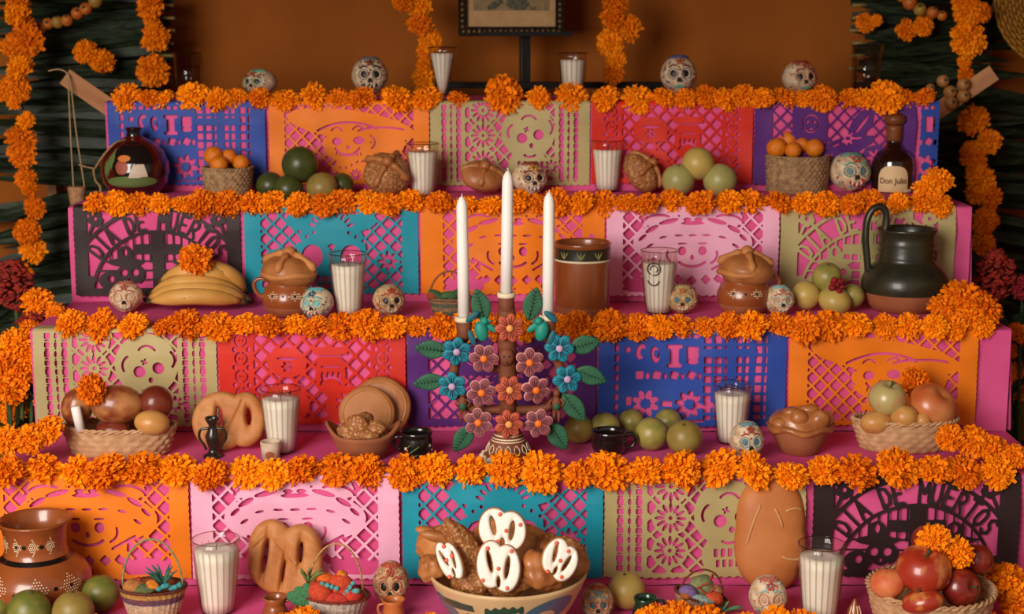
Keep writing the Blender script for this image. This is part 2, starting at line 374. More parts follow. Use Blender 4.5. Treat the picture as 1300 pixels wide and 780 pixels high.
GL = {'D':[[(0,0),(0,1)],[(0,0),(.55,.12),(.75,.5),(.55,.88),(0,1)]],'I':[[(.35,0),(.35,1)]],'A':[[(0,1),(.38,0),(.76,1)],[(.15,.66),(.62,.66)]],
 'E':[[(.7,0),(0,0),(0,1),(.7,1)],[(0,.5),(.55,.5)]],'M':[[(0,1),(.05,0),(.42,.6),(.8,0),(.85,1)]],'U':[[(0,0),(0,.7),(.15,1),(.55,1),(.72,.7),(.72,0)]],
 'R':[[(0,1),(0,0),(.55,.04),(.68,.27),(.5,.5),(0,.52)],[(.25,.52),(.72,1)]],'T':[[(0,0),(.8,0)],[(.4,0),(.4,1)]],'O':[[(.36,0),(.05,.2),(0,.5),(.05,.8),(.36,1),(.68,.8),(.72,.5),(.68,.2),(.36,0)]],
 'S':[[(.68,.12),(.35,0),(.05,.2),(.2,.45),(.55,.55),(.7,.8),(.35,1),(.02,.88)]]}
def p_letters(X,Y):
    cx,cy=0,196; r=np.hypot((X-cx)/1.0,Y-cy); R0,R1=146,188                     # ring that carries the words
    H=mx(np.maximum(R0-r,r-R1),Y-150)
    H=mx(H,inside(X,Y,-150,6,150,190))
    txt='DIA DE MUERTOS'; tot=len(txt); 
    for i,ch in enumerate(txt):
        if ch==' ': continue
        a=radians(-90-57+114*(i+.5)/tot); ux,uy=-sin(a),cos(a)                       # tangent, to the right along the arch
        for st in GL[ch]:
            pts=[]
            for gx,gy in st:
                rr=R1-3-gy*(R1-R0-6); tx=(gx-.37)*21
                pts.append((cx+rr*cos(a)+tx*ux, cy+rr*sin(a)+tx*uy))
            H=mx(H,-c_line(X,Y,pts,2.9))
    sky=mx(r-140,Y-188); bars=np.full(X.shape,9.0)
    for k in range(-7,8):
        if k: bars=mn(bars,c_seg(X,Y,k*17,40,k*17,120,1.8))
    for k in range(4): bars=mn(bars,np.abs(Y-(118+k*20))-1.7)
    sol=mn(c_box(X,Y,0,120,13,80),c_box(X,Y,0,92,50,11))
    for s in (-1,1):
        sol=mn(sol,c_ell(X,Y,s*70,120,38,9)); sol=mn(sol,c_ell(X,Y,s*70,104,16,20)); sol=mn(sol,c_ell(X,Y,s*60,146,30,24)); sol=mn(sol,c_ell(X,Y,s*104,160,24,20)); sol=mn(sol,c_box(X,Y,s*80,192,70,12))
    H=mn(H,mx(sky,-mn(bars,sol)))
    for s in (-1,1):
        H=mn(H,c_circ(X,Y,s*50,142,8)); H=mn(H,c_circ(X,Y,s*74,142,8)); H=mn(H,c_ell(X,Y,s*62,158,3.6,4)); H=mn(H,c_ell(X,Y,s*102,156,7,8)); H=mn(H,c_ell(X,Y,s*70,98,5,9)); H=mn(H,c_arc(X,Y,s*62,152,18,40,140,2))
        corner=mx(inside(X,Y,min(s*150,s*96),6,max(s*150,s*96),66),195-r)
        sol2=np.full(X.shape,9.0)
        for k in range(5): a=radians(72*k+18); sol2=mn(sol2,c_circ(X,Y,s*132+10*cos(a),26+10*sin(a),7.5))
        corner=mx(corner,-mn(sol2,c_seg(X,Y,s*132,26,s*160,2,3))); corner=mx(corner,-c_seg(X,Y,s*132,26,s*98,60,3)); corner=mx(corner,-c_seg(X,Y,s*132,26,s*150,70,3))
        H=mn(H,corner); H=mn(H,c_circ(X,Y,s*132,26,4.5))
    return H
PAT = dict(skull=p_skull, catrina=p_catrina, sombrero=p_sombrero, roundskull=p_roundskull, urn=p_urn, church=p_church, dancer=p_dancer, letters=p_letters)
CASES = {1:[['a','ab','da']],2:[['b','bc','ab']],4:[['c','cd','bc']],8:[['d','da','cd']],3:[['a','b','bc','da']],6:[['b','c','cd','ab']],12:[['c','d','da','bc']],9:[['d','a','ab','cd']],
 5:[['a','ab','da'],['c','cd','bc']],10:[['b','bc','ab'],['d','da','cd']],7:[['a','b','c','cd','da']],14:[['b','c','d','da','ab']],13:[['c','d','a','ab','bc']],11:[['d','a','b','bc','cd']],15:[['a','b','c','d']]}
def march(fn, x0, x1, y0, y1, cell):
    """marching squares: mesh of the region where fn(X, Y) > 0; returns 2D points and faces"""
    nx=max(2,int((x1-x0)/cell)); ny=max(2,int((y1-y0)/cell))
    xs=np.linspace(x0,x1,nx+1); ys=np.linspace(y0,y1,ny+1); X,Y=np.meshgrid(xs,ys,indexing='ij')
    Fd=fn(X,Y); Fd=np.where(np.abs(Fd)<1e-4,1e-4,Fd); ins=Fd>0
    vid=-np.ones(X.shape,int); cnt=int(ins.sum()); vid[ins]=np.arange(cnt); P=[np.stack([X[ins],Y[ins]],1)]
    hx=ins[:-1,:]!=ins[1:,:]; hid=-np.ones(hx.shape,int); hid[hx]=cnt+np.arange(hx.sum()); t=Fd[:-1,:][hx]/(Fd[:-1,:][hx]-Fd[1:,:][hx]); t=np.clip(t,.02,.98)
    P.append(np.stack([X[:-1,:][hx]+t*(X[1:,:]-X[:-1,:])[hx],Y[:-1,:][hx]],1)); cnt+=hx.sum()
    vx=ins[:,:-1]!=ins[:,1:]; vidx=-np.ones(vx.shape,int); vidx[vx]=cnt+np.arange(vx.sum()); t=Fd[:,:-1][vx]/(Fd[:,:-1][vx]-Fd[:,1:][vx]); t=np.clip(t,.02,.98)
    P.append(np.stack([X[:,:-1][vx],Y[:,:-1][vx]+t*(Y[:,1:]-Y[:,:-1])[vx]],1))
    code=ins[:-1,:-1]*1+ins[1:,:-1]*2+ins[1:,1:]*4+ins[:-1,1:]*8
    loc={'a':vid[:-1,:-1],'b':vid[1:,:-1],'c':vid[1:,1:],'d':vid[:-1,1:],'ab':hid[:,:-1],'cd':hid[:,1:],'bc':vidx[1:,:],'da':vidx[:-1,:]}
    faces=[]
    for c,polys in CASES.items():
        k=code==c
        if not k.any(): continue
        for poly in polys: faces += np.stack([loc[q][k] for q in poly],1).tolist()
    return np.concatenate(P), faces
def paper_mesh(name, pattern, width, length, lap, fold, material, cell=2.4):
    """fold(u, s) -> world point (u across, s down from the step edge, metres)"""
    def fn(X,Y):
        H=PAT[pattern](X,Y); H=np.maximum(H,Y-(length-12))
        edge=np.minimum(width/2-1.5-np.abs(X)+1.6*np.abs(np.sin(Y*pi/13))-1.6, (length-3)-Y+3.2*np.abs(np.sin(X*pi/16))-3.2)   # scalloped border
        Fd=np.minimum(np.minimum(H,edge), 4.0); return np.where(Y<2,np.minimum(edge,4.0),Fd)
    P,faces=march(fn,-width/2,width/2,-lap,length,cell); P=P/1000.0
    me=bpy.data.meshes.new(name); me.from_pydata(fold(P[:,0],P[:,1]).tolist(),[],faces); me.materials.append(material)
    me.polygons.foreach_set('use_smooth',[True]*len(faces)); me.update(); return me
def puff_mesh(name, fn, ext, cell, k, th, rw, mats, wob=0):
    """a puffy slab (bread, icing, leaf) with the outline fn>0 in px units: x right, y up; front faces -Y; k metres per px"""
    P,faces=march(fn,ext[0],ext[1],ext[2],ext[3],cell); n=len(P)
    d=np.clip(fn(P[:,0],P[:,1]),0,rw)/rw; z=th*np.sqrt(np.maximum(0,1-(1-d)**2))
    if wob: z=z*(1+wob*np.sin(P[:,0]*.21+P[:,1]*.13)*np.sin(P[:,1]*.17-P[:,0]*.05))
    V=np.concatenate([np.stack([P[:,0],-z,P[:,1]],1),np.stack([P[:,0],z,P[:,1]],1)])*k
    fs=faces+[[i+n for i in f[::-1]] for f in faces]
    me=bpy.data.meshes.new(name); me.from_pydata(V.tolist(),[],fs)
    for m in mats: me.materials.append(m)
    me.polygons.foreach_set('use_smooth',[True]*len(fs))
    if len(mats)>1: me.polygons.foreach_set('material_index',[0]*len(faces)+[1]*len(faces))
    me.update(); return me
PCOL = dict(blue=(46,76,164), orange=(244,128,22), olive=(186,168,114), red=(216,44,26), purple=(92,40,120), black=(48,32,32), teal=(26,150,170), pink=(246,178,204))
def paper_mat(c):
    m = mat('tissue_'+c, PCOL[c], .55, c2=tuple(int(v*.93) for v in PCOL[c]), scale=12, detail=3, spec=.25, bump=.15, bscale=40); return m
SHEETS = {   # level: (left px, right px, colour, pattern, label) measured at the step edge
 4:[(135,338,'blue','church','blue cut paper banner behind the dark painted jar on top tier'),(340,546,'orange','catrina','orange cut paper banner behind the green fruit on top tier'),(545,750,'olive','skull','olive cut paper banner in the middle of the top tier'),
    (750,957,'red','urn','red cut paper banner on the top tier behind pale guavas'),(957,1164,'purple','dancer','purple cut paper banner behind the tequila bottle'),(1167,1193,'blue','church','narrow folded end of blue paper at the top tier right corner')],
 3:[(92,306,'black','letters','black cut paper banner with lettering behind the bananas'),(309,532,'teal','roundskull','teal cut paper banner behind the jug topped with bread'),(533,769,'orange','sombrero','orange cut paper banner behind the three white tapers'),
    (769,990,'pink','sombrero','pale pink cut paper banner behind the glass candle with a printed mark'),(990,1214,'olive','letters','olive cut paper banner with lettering behind the green pitcher')],
 2:[(41,276,'olive','skull','olive skull cut paper banner behind the mango basket'),(276,516,'red','urn','red cut paper banner behind the round bread'),(516,758,'purple','dancer','purple cut paper banner behind the clay flower candelabrum'),
    (758,1000,'blue','church','blue cut paper banner behind the row of green guavas'),(1001,1243,'orange','catrina','orange cut paper banner behind the basket with a green apple')],
 1:[(-22,241,'orange','sombrero','orange cut paper banner behind the brown clay pot'),(241,508,'pink','sombrero','pale pink cut paper banner behind the pretzel shaped loaf'),(509,767,'teal','roundskull','teal cut paper banner behind the bowl of iced bread'),
    (766,1024,'olive','skull','olive cut paper banner behind the lone yellow guava'),(1031,1297,'black','letters','black cut paper banner with lettering behind the apple basket')]}
def px_to_x(px, level):
    y=D*(level-1); fw=(y-CAM[1])*cp-(level*R-CAM[2])*sp; return CAM[0]+(px-650)/F*fw
def hang(level, x0, seed, lay=0):
    y0=D*(level-1)-.0055; z0=level*R; rnd=random.Random(seed); a=[rnd.uniform(0,6.3) for _ in range(4)]; fl=rnd.uniform(.3,1.3)
    def fold(u,s):
        rr=.008; q=np.clip(s+rr*.785,0,rr*1.57)/rr                 # bend over the edge
        flat=np.minimum(s+rr*.785,0); drop=np.maximum(s-rr*.785,0)
        y=y0-lay*.0008+rr-rr*np.sin(q)-flat; z=z0+.0022+lay*.0006-rr+rr*np.cos(q)-drop
        am=1.0+.25*max(0,level-2); wv=am*.0022*np.sin(u*26+a[0]+s*9)+.0015*np.sin(u*60+a[1]-s*20)+.0012*np.sin(s*45+a[2])
        y=y-np.clip(s/.05,0,1)*(.0045+wv)-fl*.02*np.clip(s-.10,0,1)*(1+.5*np.sin(u*14+a[3]))
        return np.stack([x0+u,y,z],1)
    return fold
for lv, rows in SHEETS.items():
    for i,(pl,pr,c,pat,lab) in enumerate(rows):
        xl,xr=px_to_x(pl,lv),px_to_x(pr,lv); wd_=(xr-xl)*1000
        rl=random.Random(lv*10+i).uniform(-3,4)
        me=paper_mesh('paper_banner',pat,wd_,196+rl,34,hang(lv,(xl+xr)/2,lv*10+i,i%2),paper_mat(c))
        o=link('paper_banner',me); tag(o,lab,'paper banner','cut paper banners along the altar tiers')
# ------------------------------------------------------------------ marigolds
m_mari = mat('marigold_orange', (255,138,6), .7, rand=.24, spec=.15)
m_marid = mat('marigold_heart', (206,92,6), .8, rand=.2, spec=.1)
m_stem = mat('stem_green', (58,80,36), .7, c2=(40,60,28), scale=40)
def bloom_mesh(seed, squash=.72, n=150, loose=.25):
    """pompom of ruffled petals, unit radius, facing +Z, centre at origin"""
    rnd=random.Random(seed); b=MB(); b.mi=1
    b.ball((0,0,0),(.62,.62,.62*squash),10,6); b.mi=0; b.smooth=False
    g=pi*(3-sqrt(5))
    for i in range(n):
        z=1-1.75*(i+.5)/n; r=sqrt(max(0,1-z*z)); t=i*g+rnd.uniform(-.2,.2)
        d=Vector((r*cos(t),r*sin(t),z+rnd.uniform(-.1,.1))).normalized()
        L=rnd.uniform(.80,1.06)+loose*rnd.uniform(-.1,.12); w=rnd.uniform(.075,.13)
        a=d.orthogonal().normalized(); a.rotate(Matrix.Rotation(rnd.uniform(0,6.28),3,d)); bb=d.cross(a)
        sc=lambda v: Vector((v.x,v.y,v.z*squash))
        cu=rnd.uniform(-.12,.12); p=[]
        for k,(q,ww) in enumerate(((.5,.45),(.82,1.0),(1.0,.8))):
            o=d*(L*q)+bb*(cu*q*q)
            for s in (-1,1): p.append(sc(o+a*(w*ww*s)+bb*(.06*ww*(1 if (k+s)%2 else -1))))
        tip=sc(d*(L*1.04)+bb*cu); p.append(tip)
        b._add(p,[(0,1,3,2),(2,3,5,4),(4,5,6)])
    return b.mesh('marigold_bloom',[m_mari,m_marid])
BLOOMS=[bloom_mesh(s,sq,n,lo) for s,sq,n,lo in ((1,.66,250,.2),(2,.74,270,.4),(3,.60,220,.6),(4,.70,260,.3),(5,.85,290,.5),(6,.66,210,.9))]
RB=random.Random(77)
def bloom(p, rad, tilt=None, parent=None, name='marigold_bloom', var=None):
    o=link(name,BLOOMS[var if var is not None else RB.randrange(6)],parent,p)
    o.scale=(rad*RB.uniform(.93,1.08),rad*RB.uniform(.93,1.08),rad*RB.uniform(.9,1.1))
    tx=tilt if tilt is not None else RB.uniform(.15,1.0)
    o.rotation_euler=Euler((tx,RB.uniform(-.45,.45),RB.uniform(-.5,.5)),'XYZ')
    return o
# rows on the step edges: (centre px, radius px, raise px)
ROW4=[(160,18),(190,14),(207,15),(245,20),(278,16),(300,14),(330,15),(362,17),(400,19),(430,14),(458,17),(505,20),(541,19),(582,15),(640,25),(684,15),(726,19),(768,18),(810,19),(843,16),(870,14),(897,16),(922,17),(945,17),(968,15),(996,17),(1020,14),(1044,18),(1078,16),(1098,15),(1124,22),(1148,17),(1172,15)]
def auto_row(x0,x1,r0,r1,gap,seed):
    rnd=random.Random(seed); x=x0; out=[]
    while x<x1:
        r=rnd.uniform(r0,r1); out.append((x,r)); x+=r*gap*rnd.uniform(.85,1.15)
    return out
ROW3=auto_row(122,1215,14.5,19,1.72,3)
ROW2=auto_row(92,1250,16,22,1.74,5)
ROW1=auto_row(12,1292,21,28,1.78,8)
ROW0=[(122,18),(200,17),(352,20),(386,25),(420,20),(452,17),(545,19),(690,19),(718,17),(828,25),(862,30),(900,24),(946,20),(985,24),(1022,23),(1050,17),(1132,19),(1206,20),(1246,22)]
TIER={4:'topmost tier',3:'second tier from the top',2:'middle tier',1:'second tier from the bottom',0:'bottom tier'}
def sheet_at(level,px):
    for pl,pr,c,pat,lab in SHEETS.get(level,[]):
        if pl-6<=px<pr: return c
    return None
def bloom_row(level,row,depth):
    groups={}
    for i,(px,r) in enumerate(row): groups.setdefault(sheet_at(level,px),[]).append(i)
    for i,(px,r) in enumerate(row):
        z=level*R; y=D*(level-1)+depth+RB.uniform(-.012,.014)
        fw=(y-CAM[1])*cp-(z-CAM[2])*sp; rad=r*fw/F*1.08; x=CAM[0]+(px-650)/F*fw
        o=bloom((x,y,z+rad*(RB.uniform(.12,.36) if level else .5)),rad)
        s=sheet_at(level,px); g=groups[s]; k=g.index(i)
        where=('above the %s paper'%s) if s else ('right of the papers' if px>640 else 'left of the papers')
        if level==0: lab='orange marigold head on the bottom tier edge, %s from the left'%ORD[i]
        else: lab='orange marigold on the %s %s, %s from left'%(TIER[level],where,ORD[k])
        tag(o,lab,'marigold','marigold heads along the tier edges')
bloom_row(4,ROW4,.0); bloom_row(3,ROW3,-.004); bloom_row(2,ROW2,-.006); bloom_row(1,ROW1,-.006); bloom_row(0,ROW0,.068)
# ------------------------------------------------------------------ shared builders for the offerings
def T(name,label,cat,level,px,py,group=None,rz=0):
    p=on(level,px,py); return thing(name,label,cat,p,rz,group), mpp(p)
def interp(prof,z):
    for (r0,z0),(r1,z1) in zip(prof[:-1],prof[1:]):
        if z0<=z<=z1 and z1>z0: return r0+(r1-r0)*(z-z0)/(z1-z0)
    return prof[-1][0]
def paint_dots(k,prof,pts,rad,name,m,parent,squash=1.0):
    b=MB(k); b.smooth=False
    for th,z in pts:
        r=interp(prof,z)+.25; dr=(interp(prof,z+1)-interp(prof,z-1))/2
        nrm=Vector((sin(th),-cos(th),-dr)).normalized(); u=Vector((cos(th),sin(th),0)); v=nrm.cross(u)
        c=Vector((r*sin(th),-r*cos(th),z))
        vs=[c+nrm*.25]+[c+u*rad*cos(2*pi*i/6)+v*rad*squash*sin(2*pi*i/6) for i in range(6)]
        b._add(vs,[(0,1+i,1+(i+1)%6) for i in range(6)])
    return stuff(b.build(name,m,parent))
def paint_patch(k,prof,th,z,w,h,name,m,parent,shape=None,lift=.3):
    """painted area hugging a turned surface; shape(u,v) in -1..1 > 0 inside"""
    fn=shape or (lambda X,Y: 1-np.hypot(X,Y))
    P,faces=march(fn,-1,1,-1,1,.09); vs=[]
    for u,v in P:
        zz=z+v*h; r=interp(prof,zz)+lift; a=th+u*w/max(r,1); vs.append((r*sin(a),-r*cos(a),zz))
    b=MB(k); b._add(vs,faces); return b.build(name,m,parent)
m_glass=glass_mat('clear_glass',(252,251,248)); m_wax=mat('candle_wax',(250,244,236),.5,sub=.2,c2=(246,238,228),scale=20); m_wick=mat('wick',(60,50,44),.9)
m_rib=glass_mat('refraction_tint_glass',(220,212,198)); m_water=glass_mat('water',(236,226,212))  # darkening that refraction gives flutes and rims is put into the tint
def votive(level,px,py,ytop,w,label,taper=.66,wax=.82,ribs=20):
    root,k=T('glass_candle',label,'candle',level,px,py,'glass candles on the altar'); h=(py-ytop)-w*.10; R1=w/2; R0=R1*taper; n=ribs*4
    rr=lambda z: R0+(R1-R0)*(max(0,z)/h)**.8
    flute=lambda r,z,t,q: r*(1+(.028*cos(ribs*t) if 3<z<h*.80 else 0))
    zs=[0,1.2,3.2]+[3.2+(h-3.2)*i/9 for i in range(1,10)]
    prof=[(0,0)]+[(rr(z)*(.93 if z==0 else 1),z) for z in zs]+[(R1-.9,h+.3)]+[(rr(z)-1.5,z) for z in zs[::-1] if z>3]+[(0,3.0)]
    g=MB(k); g.lathe(prof,n,fn=flute); nf=(len(prof)-1)*n
    for f in range(nf):
        z=prof[f//n][1]; g.m[f]=1 if (f%n)%4==2 and 3<z<h*.8 and f//n<13 else 0
    go=g.build('glass',[m_glass,m_rib],root)
    MB(k).tube([((R1-.4)*cos(t),(R1-.4)*sin(t),h) for t in [2*pi*i/40 for i in range(41)]],.75,6,cap=False).build('glass_rim',m_rib,go)
    MB(k).lathe([(0,.05),(R0*.95,.05),(R0+.2,2.6),(R0*.8,3),(0,3)],40).build('glass_foot',m_rib,go)
    hw=h*wax
    MB(k).lathe([(0,3.2)]+[(rr(3.2+(hw-3.2)*i/6)-2.0,3.2+(hw-3.2)*i/6) for i in range(7)]+[(rr(hw)*.5,hw-.6),(0,hw-.9)],40).build('wax',m_wax,root)
    MB(k).tube([(0,0,hw-1),(.5,0,hw+3),(1.6,0,hw+7)],.55,5).build('wick',m_wick,root)
    return root,k
votive(4,562,122,57,37,'flared glass candle on the topmost tier, left of the framed picture stand',.22,.88,16)
votive(4,727,112,55,37,'glass candle on the topmost tier, right of the framed picture stand',.70,.84,16)
votive(3,537,249,178,42,'ribbed glass candle between two loaves left of the tapers',.70,.84)
votive(3,771,243,174,43,'ribbed glass candle in front of the red paper of the upper tier',.68,.82)
votive(2,443,401,316,48,'ribbed glass candle beside the jug topped with bread',.66,.82)
r_,k_=votive(2,836,398,312,48,'glass candle with a dark printed mark on its side',.66,.80)
m_ink=mat('dark_print',(50,44,40),.6)
def arc_tube(b,cx,cz,r,a0,a1,rad,surf,n=14):
    b.tube([surf(cx+r*cos(radians(a0+(a1-a0)*i/n)),cz+r*sin(radians(a0+(a1-a0)*i/n))) for i in range(n+1)],rad,5)
b=MB(k_); sf=lambda x,z:(x*.98,-sqrt(max(.1,(15.8+8.2*(z/80)**.8+.5)**2-x*x)),z)
arc_tube(b,-9,60,8,-100,240,.7,sf); arc_tube(b,-9,60,4.5,-60,200,.6,sf); arc_tube(b,-9,46,7,190,350,.7,sf); b.build('printed_mark',m_ink,r_)
votive(1,358,574,486,52,'ribbed glass candle beside the small white cup',.66,.84)
votive(1,928,562,481,49,'ribbed glass candle behind a painted skull, blue paper behind',.70,.84)
votive(0,277,777,674,60,'large ribbed glass candle left of the pretzel shaped loaf',.68,.86)
votive(0,1040,790,680,60,'large ribbed glass candle right of the upright oval loaf',.68,.84)
def waterglass(px,py,ytop,w,label):
    root,k=T('water_glass',label,'glass',4,px,py,'water glasses at both ends'); h=py-ytop-3; a=w/2
    go=MB(k).lathe([(0,0),(a*.86,0),(a,h),(a-1,h),(a*.86-1.2,3),(0,3)],40).build('glass',m_glass,root)
    MB(k).tube([((a-.4)*cos(t),(a-.4)*sin(t),h) for t in [2*pi*i/40 for i in range(41)]],.8,6,cap=False).build('glass_rim',m_rib,go)
    for i in range(9): t=2*pi*i/9+.2; MB(k).tube([(a*.87*cos(t),a*.87*sin(t),3),(a*.99*cos(t),a*.99*sin(t),h*.9)],.6,5).build('glass_rib',m_rib,go)
    MB(k).lathe([(0,3.1),(a*.86-1.3,3.1),(a*.97-1.4,h*.72),(0,h*.72)],40).build('water',m_water,root)
waterglass(240,110,54,36,'plain glass of water at the left end of the topmost tier')
waterglass(1099,110,44,39,'plain glass of water at the right end of the topmost tier')

# ------------------------------------------------------------------ sugar skulls
m_eye=mat('skull_socket',(34,28,26),.4); m_nose=mat('skull_nose',(26,20,18),.6)
SK={}
def skmat(c): return mat('icing_%d_%d_%d'%c,c,.6,c2=tuple(max(0,v-18) for v in c),scale=120)
m_skull=mat('sugar_skull',(226,206,172),.75,c2=(190,152,112),scale=70,detail=5,bump=.5,bscale=140)
m_skulld=mat('amaranth_skull',(214,180,136),.85,c2=(150,104,66),scale=110,detail=4,bump=.9,bscale=160)
def skull(level,px,py,w,h,label,cols,rz=0,seed=0,dark=False,eyes=None,teeth=True,jaw=.8):
    root,k=T('painted_skull',label,'skull',level,px,py,'painted sugar skulls',rz); a=w/2; hz=h/2; rnd=random.Random(seed)
    def shape(q):
        s=1.0
        if q.z<-.1: s*=1-(.9-jaw)*1.3*min(1,(-q.z-.1)/.6)*abs(q.x)                  # narrower jaw
        for e in (-1,1):
            dd=(q.x-e*.38)**2/.05+(q.z-.15)**2/.055
            if q.y<0: s-=.20*math.exp(-dd*1.3)
            s+=.05*math.exp(-((q.x-e*.62)**2+(q.z+.12)**2)/.05)*(q.y<0)
        if q.y<0: s-=.13*math.exp(-(q.x**2/.016+(q.z+.14)**2/.03))
        if q.z<-.86: s*=.97
        return s
    cz=hz*.97
    body=MB(k).ball((0,0,cz),(a,a*1.08,hz*1.02),36,26,fn=shape).build('skull_body',m_skulld if dark else m_skull,root)
    def S(u,v,lift=.02):
        """point on the face: u right, v up in -1..1"""
        y=-sqrt(max(.02,1-u*u-v*v)); q=Vector((u,y,v)); q=q*(shape(q)+lift); return Vector((q.x*a,q.y*a*1.08,cz+q.z*hz*1.02))
    def blob(name,u,v,ru,rv,m,lift=.0,th=.07):
        p=S(u,v,lift); n=Vector((p.x/a,p.y/a,(p.z-cz)/hz)).normalized(); q=n.to_track_quat('-Y','Z')
        return MB(k).ball(p,(ru*a,th*a,rv*hz),10,6,rot=q).build(name,m,root)
    ec=skmat(eyes) if eyes else m_eye
    for e in (-1,1):
        blob('eye_socket',e*.37,.15,.21,.22,m_eye if not eyes else ec,.07)
        b=MB(k); b.tube([S(e*.37+.25*cos(t*pi/14),.15+.26*sin(t*pi/14),.02) for t in range(29)],[.018*a+.022*a*(t%3==0) for t in range(29)],5); b.build('eye_ring',skmat(cols[0]),root)
    b=MB(k)
    for e in (-1,1): b.ball(S(e*.065,-.16,.03),(.085*a,.06*a,.13*hz),8,6,rot=Euler((0,-e*.3,0)))
    stuff(b.build('nose',m_nose,root))
    if teeth:
        for i in range(-3,4): blob('tooth',i*.105,-.50+.012*i*i,.05,.12,skmat(cols[3]) if i%2 else skmat((244,236,214)),.02,.06)
    else: blob('mouth',0,-.48,.36,.09,skmat(cols[3]),.02,.05)
    # forehead flower, brows and piping over the crown
    for i in range(5):
        t=i*2*pi/5+.3; blob('petal',.15*cos(t),.70+.11*sin(t),.085,.085,skmat(cols[1]),.03,.07)
    blob('petal_centre',0,.70,.06,.06,skmat(cols[2]),.07)
    for e in (-1,1):
        b=MB(k); b.tube([S(e*(.14+.09*i),.48+.06*sin(i*.9),.03) for i in range(6)],[.03*a,.05*a,.055*a,.05*a,.045*a,.02*a],5); b.build('brow',skmat(cols[2]),root)
    for dc in (1,2,0):
     b=MB(k)
     for j in range(26):
         u=rnd.uniform(-.85,.85); v=rnd.uniform(-.75,.93)
         if u*u+v*v>.93 or (abs(abs(u)-.37)<.3 and abs(v-.15)<.33) or (abs(u)<.2 and v>.5): continue
         r=rnd.uniform(.03,.075)*a; b.ball(S(u,v,.005),(r,r*.6,r),6,4)
     stuff(b.build('icing_dots',skmat(cols[dc]),root))
    b=MB(k)
    for j in range(3):
        v=.86+.045*j; b.tube([S(u*sqrt(1-v*v)*.98,v+.02*sin(u*16),.02) for u in [x/8-1 for x in range(17)]],.05*a,5)
    stuff(b.build('crown_piping',skmat(cols[0]),root))
    return root
WH=(238,226,200)
skull(4,331,114,42,33,'half hidden painted skull at the left of the topmost tier',[(110,170,140),(180,90,60),(120,60,50),(90,60,60)],-.45,1)
skull(4,470,118,46,49,'skull with black jagged mouth and grey crown on the topmost tier',[(120,120,118),(150,70,40),(60,56,60),(24,20,20)],.1,2)
skull(4,861,116,46,51,'blue crowned skull with green mouth on the topmost tier',[(96,96,140),(190,110,60),(130,60,50),(110,180,150)],-.05,3,teeth=False)
skull(4,1014,118,43,44,'red browed skull with green mouth at the right of the topmost tier',[(170,70,50),(190,100,70),(150,60,50),(120,180,150)],.25,4,teeth=False)
skull(3,672,248,45,43,'painted skull behind the tapers, between loaf and glass candle',[(150,70,50),(210,150,50),(130,60,60),(120,110,140)],.3,5)
skull(3,1077,240,53,50,'painted skull with red teeth beside the tequila bottle',[(110,150,140),(190,80,50),(120,170,150),(190,60,50)],.2,6,eyes=(110,140,140))
skull(2,161,397,42,41,'pale skull with rosette eyes left of the bananas',[(190,110,90),(180,90,80),(200,120,100),(220,190,160)],.1,7,eyes=(206,180,140))
skull(2,403,405,42,41,'turquoise iced skull in front of the jug topped with bread',[(110,180,180),(70,90,110),(110,180,180),(190,80,60)],-.25,8,eyes=(120,190,180))
skull(2,494,402,41,42,'speckled skull with red crown right of the upper left glass candle',[(170,150,110),(190,70,40),(180,70,50),(200,170,130)],.25,9,dark=True)
skull(2,866,398,40,37,'small speckled skull with blue grey eyes right of the printed glass candle',[(190,170,110),(200,110,60),(190,160,90),(214,190,150)],-.1,10,dark=True,eyes=(86,110,120))
skull(2,988,400,39,39,'white crowned skull between the lidded jug and yellow guavas',[(150,190,190),(200,130,110),(190,110,90),(220,180,150)],.15,11,eyes=(190,150,110))
skull(1,947,584,43,51,'red and blue iced skull in front of a glass candle, blue paper',[(120,160,160),(180,70,50),(180,60,50),(160,170,150)],.15,12,eyes=(90,130,140))
skull(0,497,770,46,60,'tall skull with red brows behind a tiny clay cup',[(200,100,70),(190,90,70),(200,90,70),(220,190,150)],0,13,dark=True)
skull(0,758,788,42,49,'orange cheeked skull with blue crown beside the lone yellow guava',[(190,100,60),(130,160,160),(140,170,170),(210,110,60)],0,14,dark=True,eyes=(70,100,110))
skull(0,974,784,48,56,'pink and white skull with pale blue crown before the upright oval loaf',[(200,120,100),(190,90,80),(150,190,190),(226,190,160)],0,15,eyes=(200,160,130))

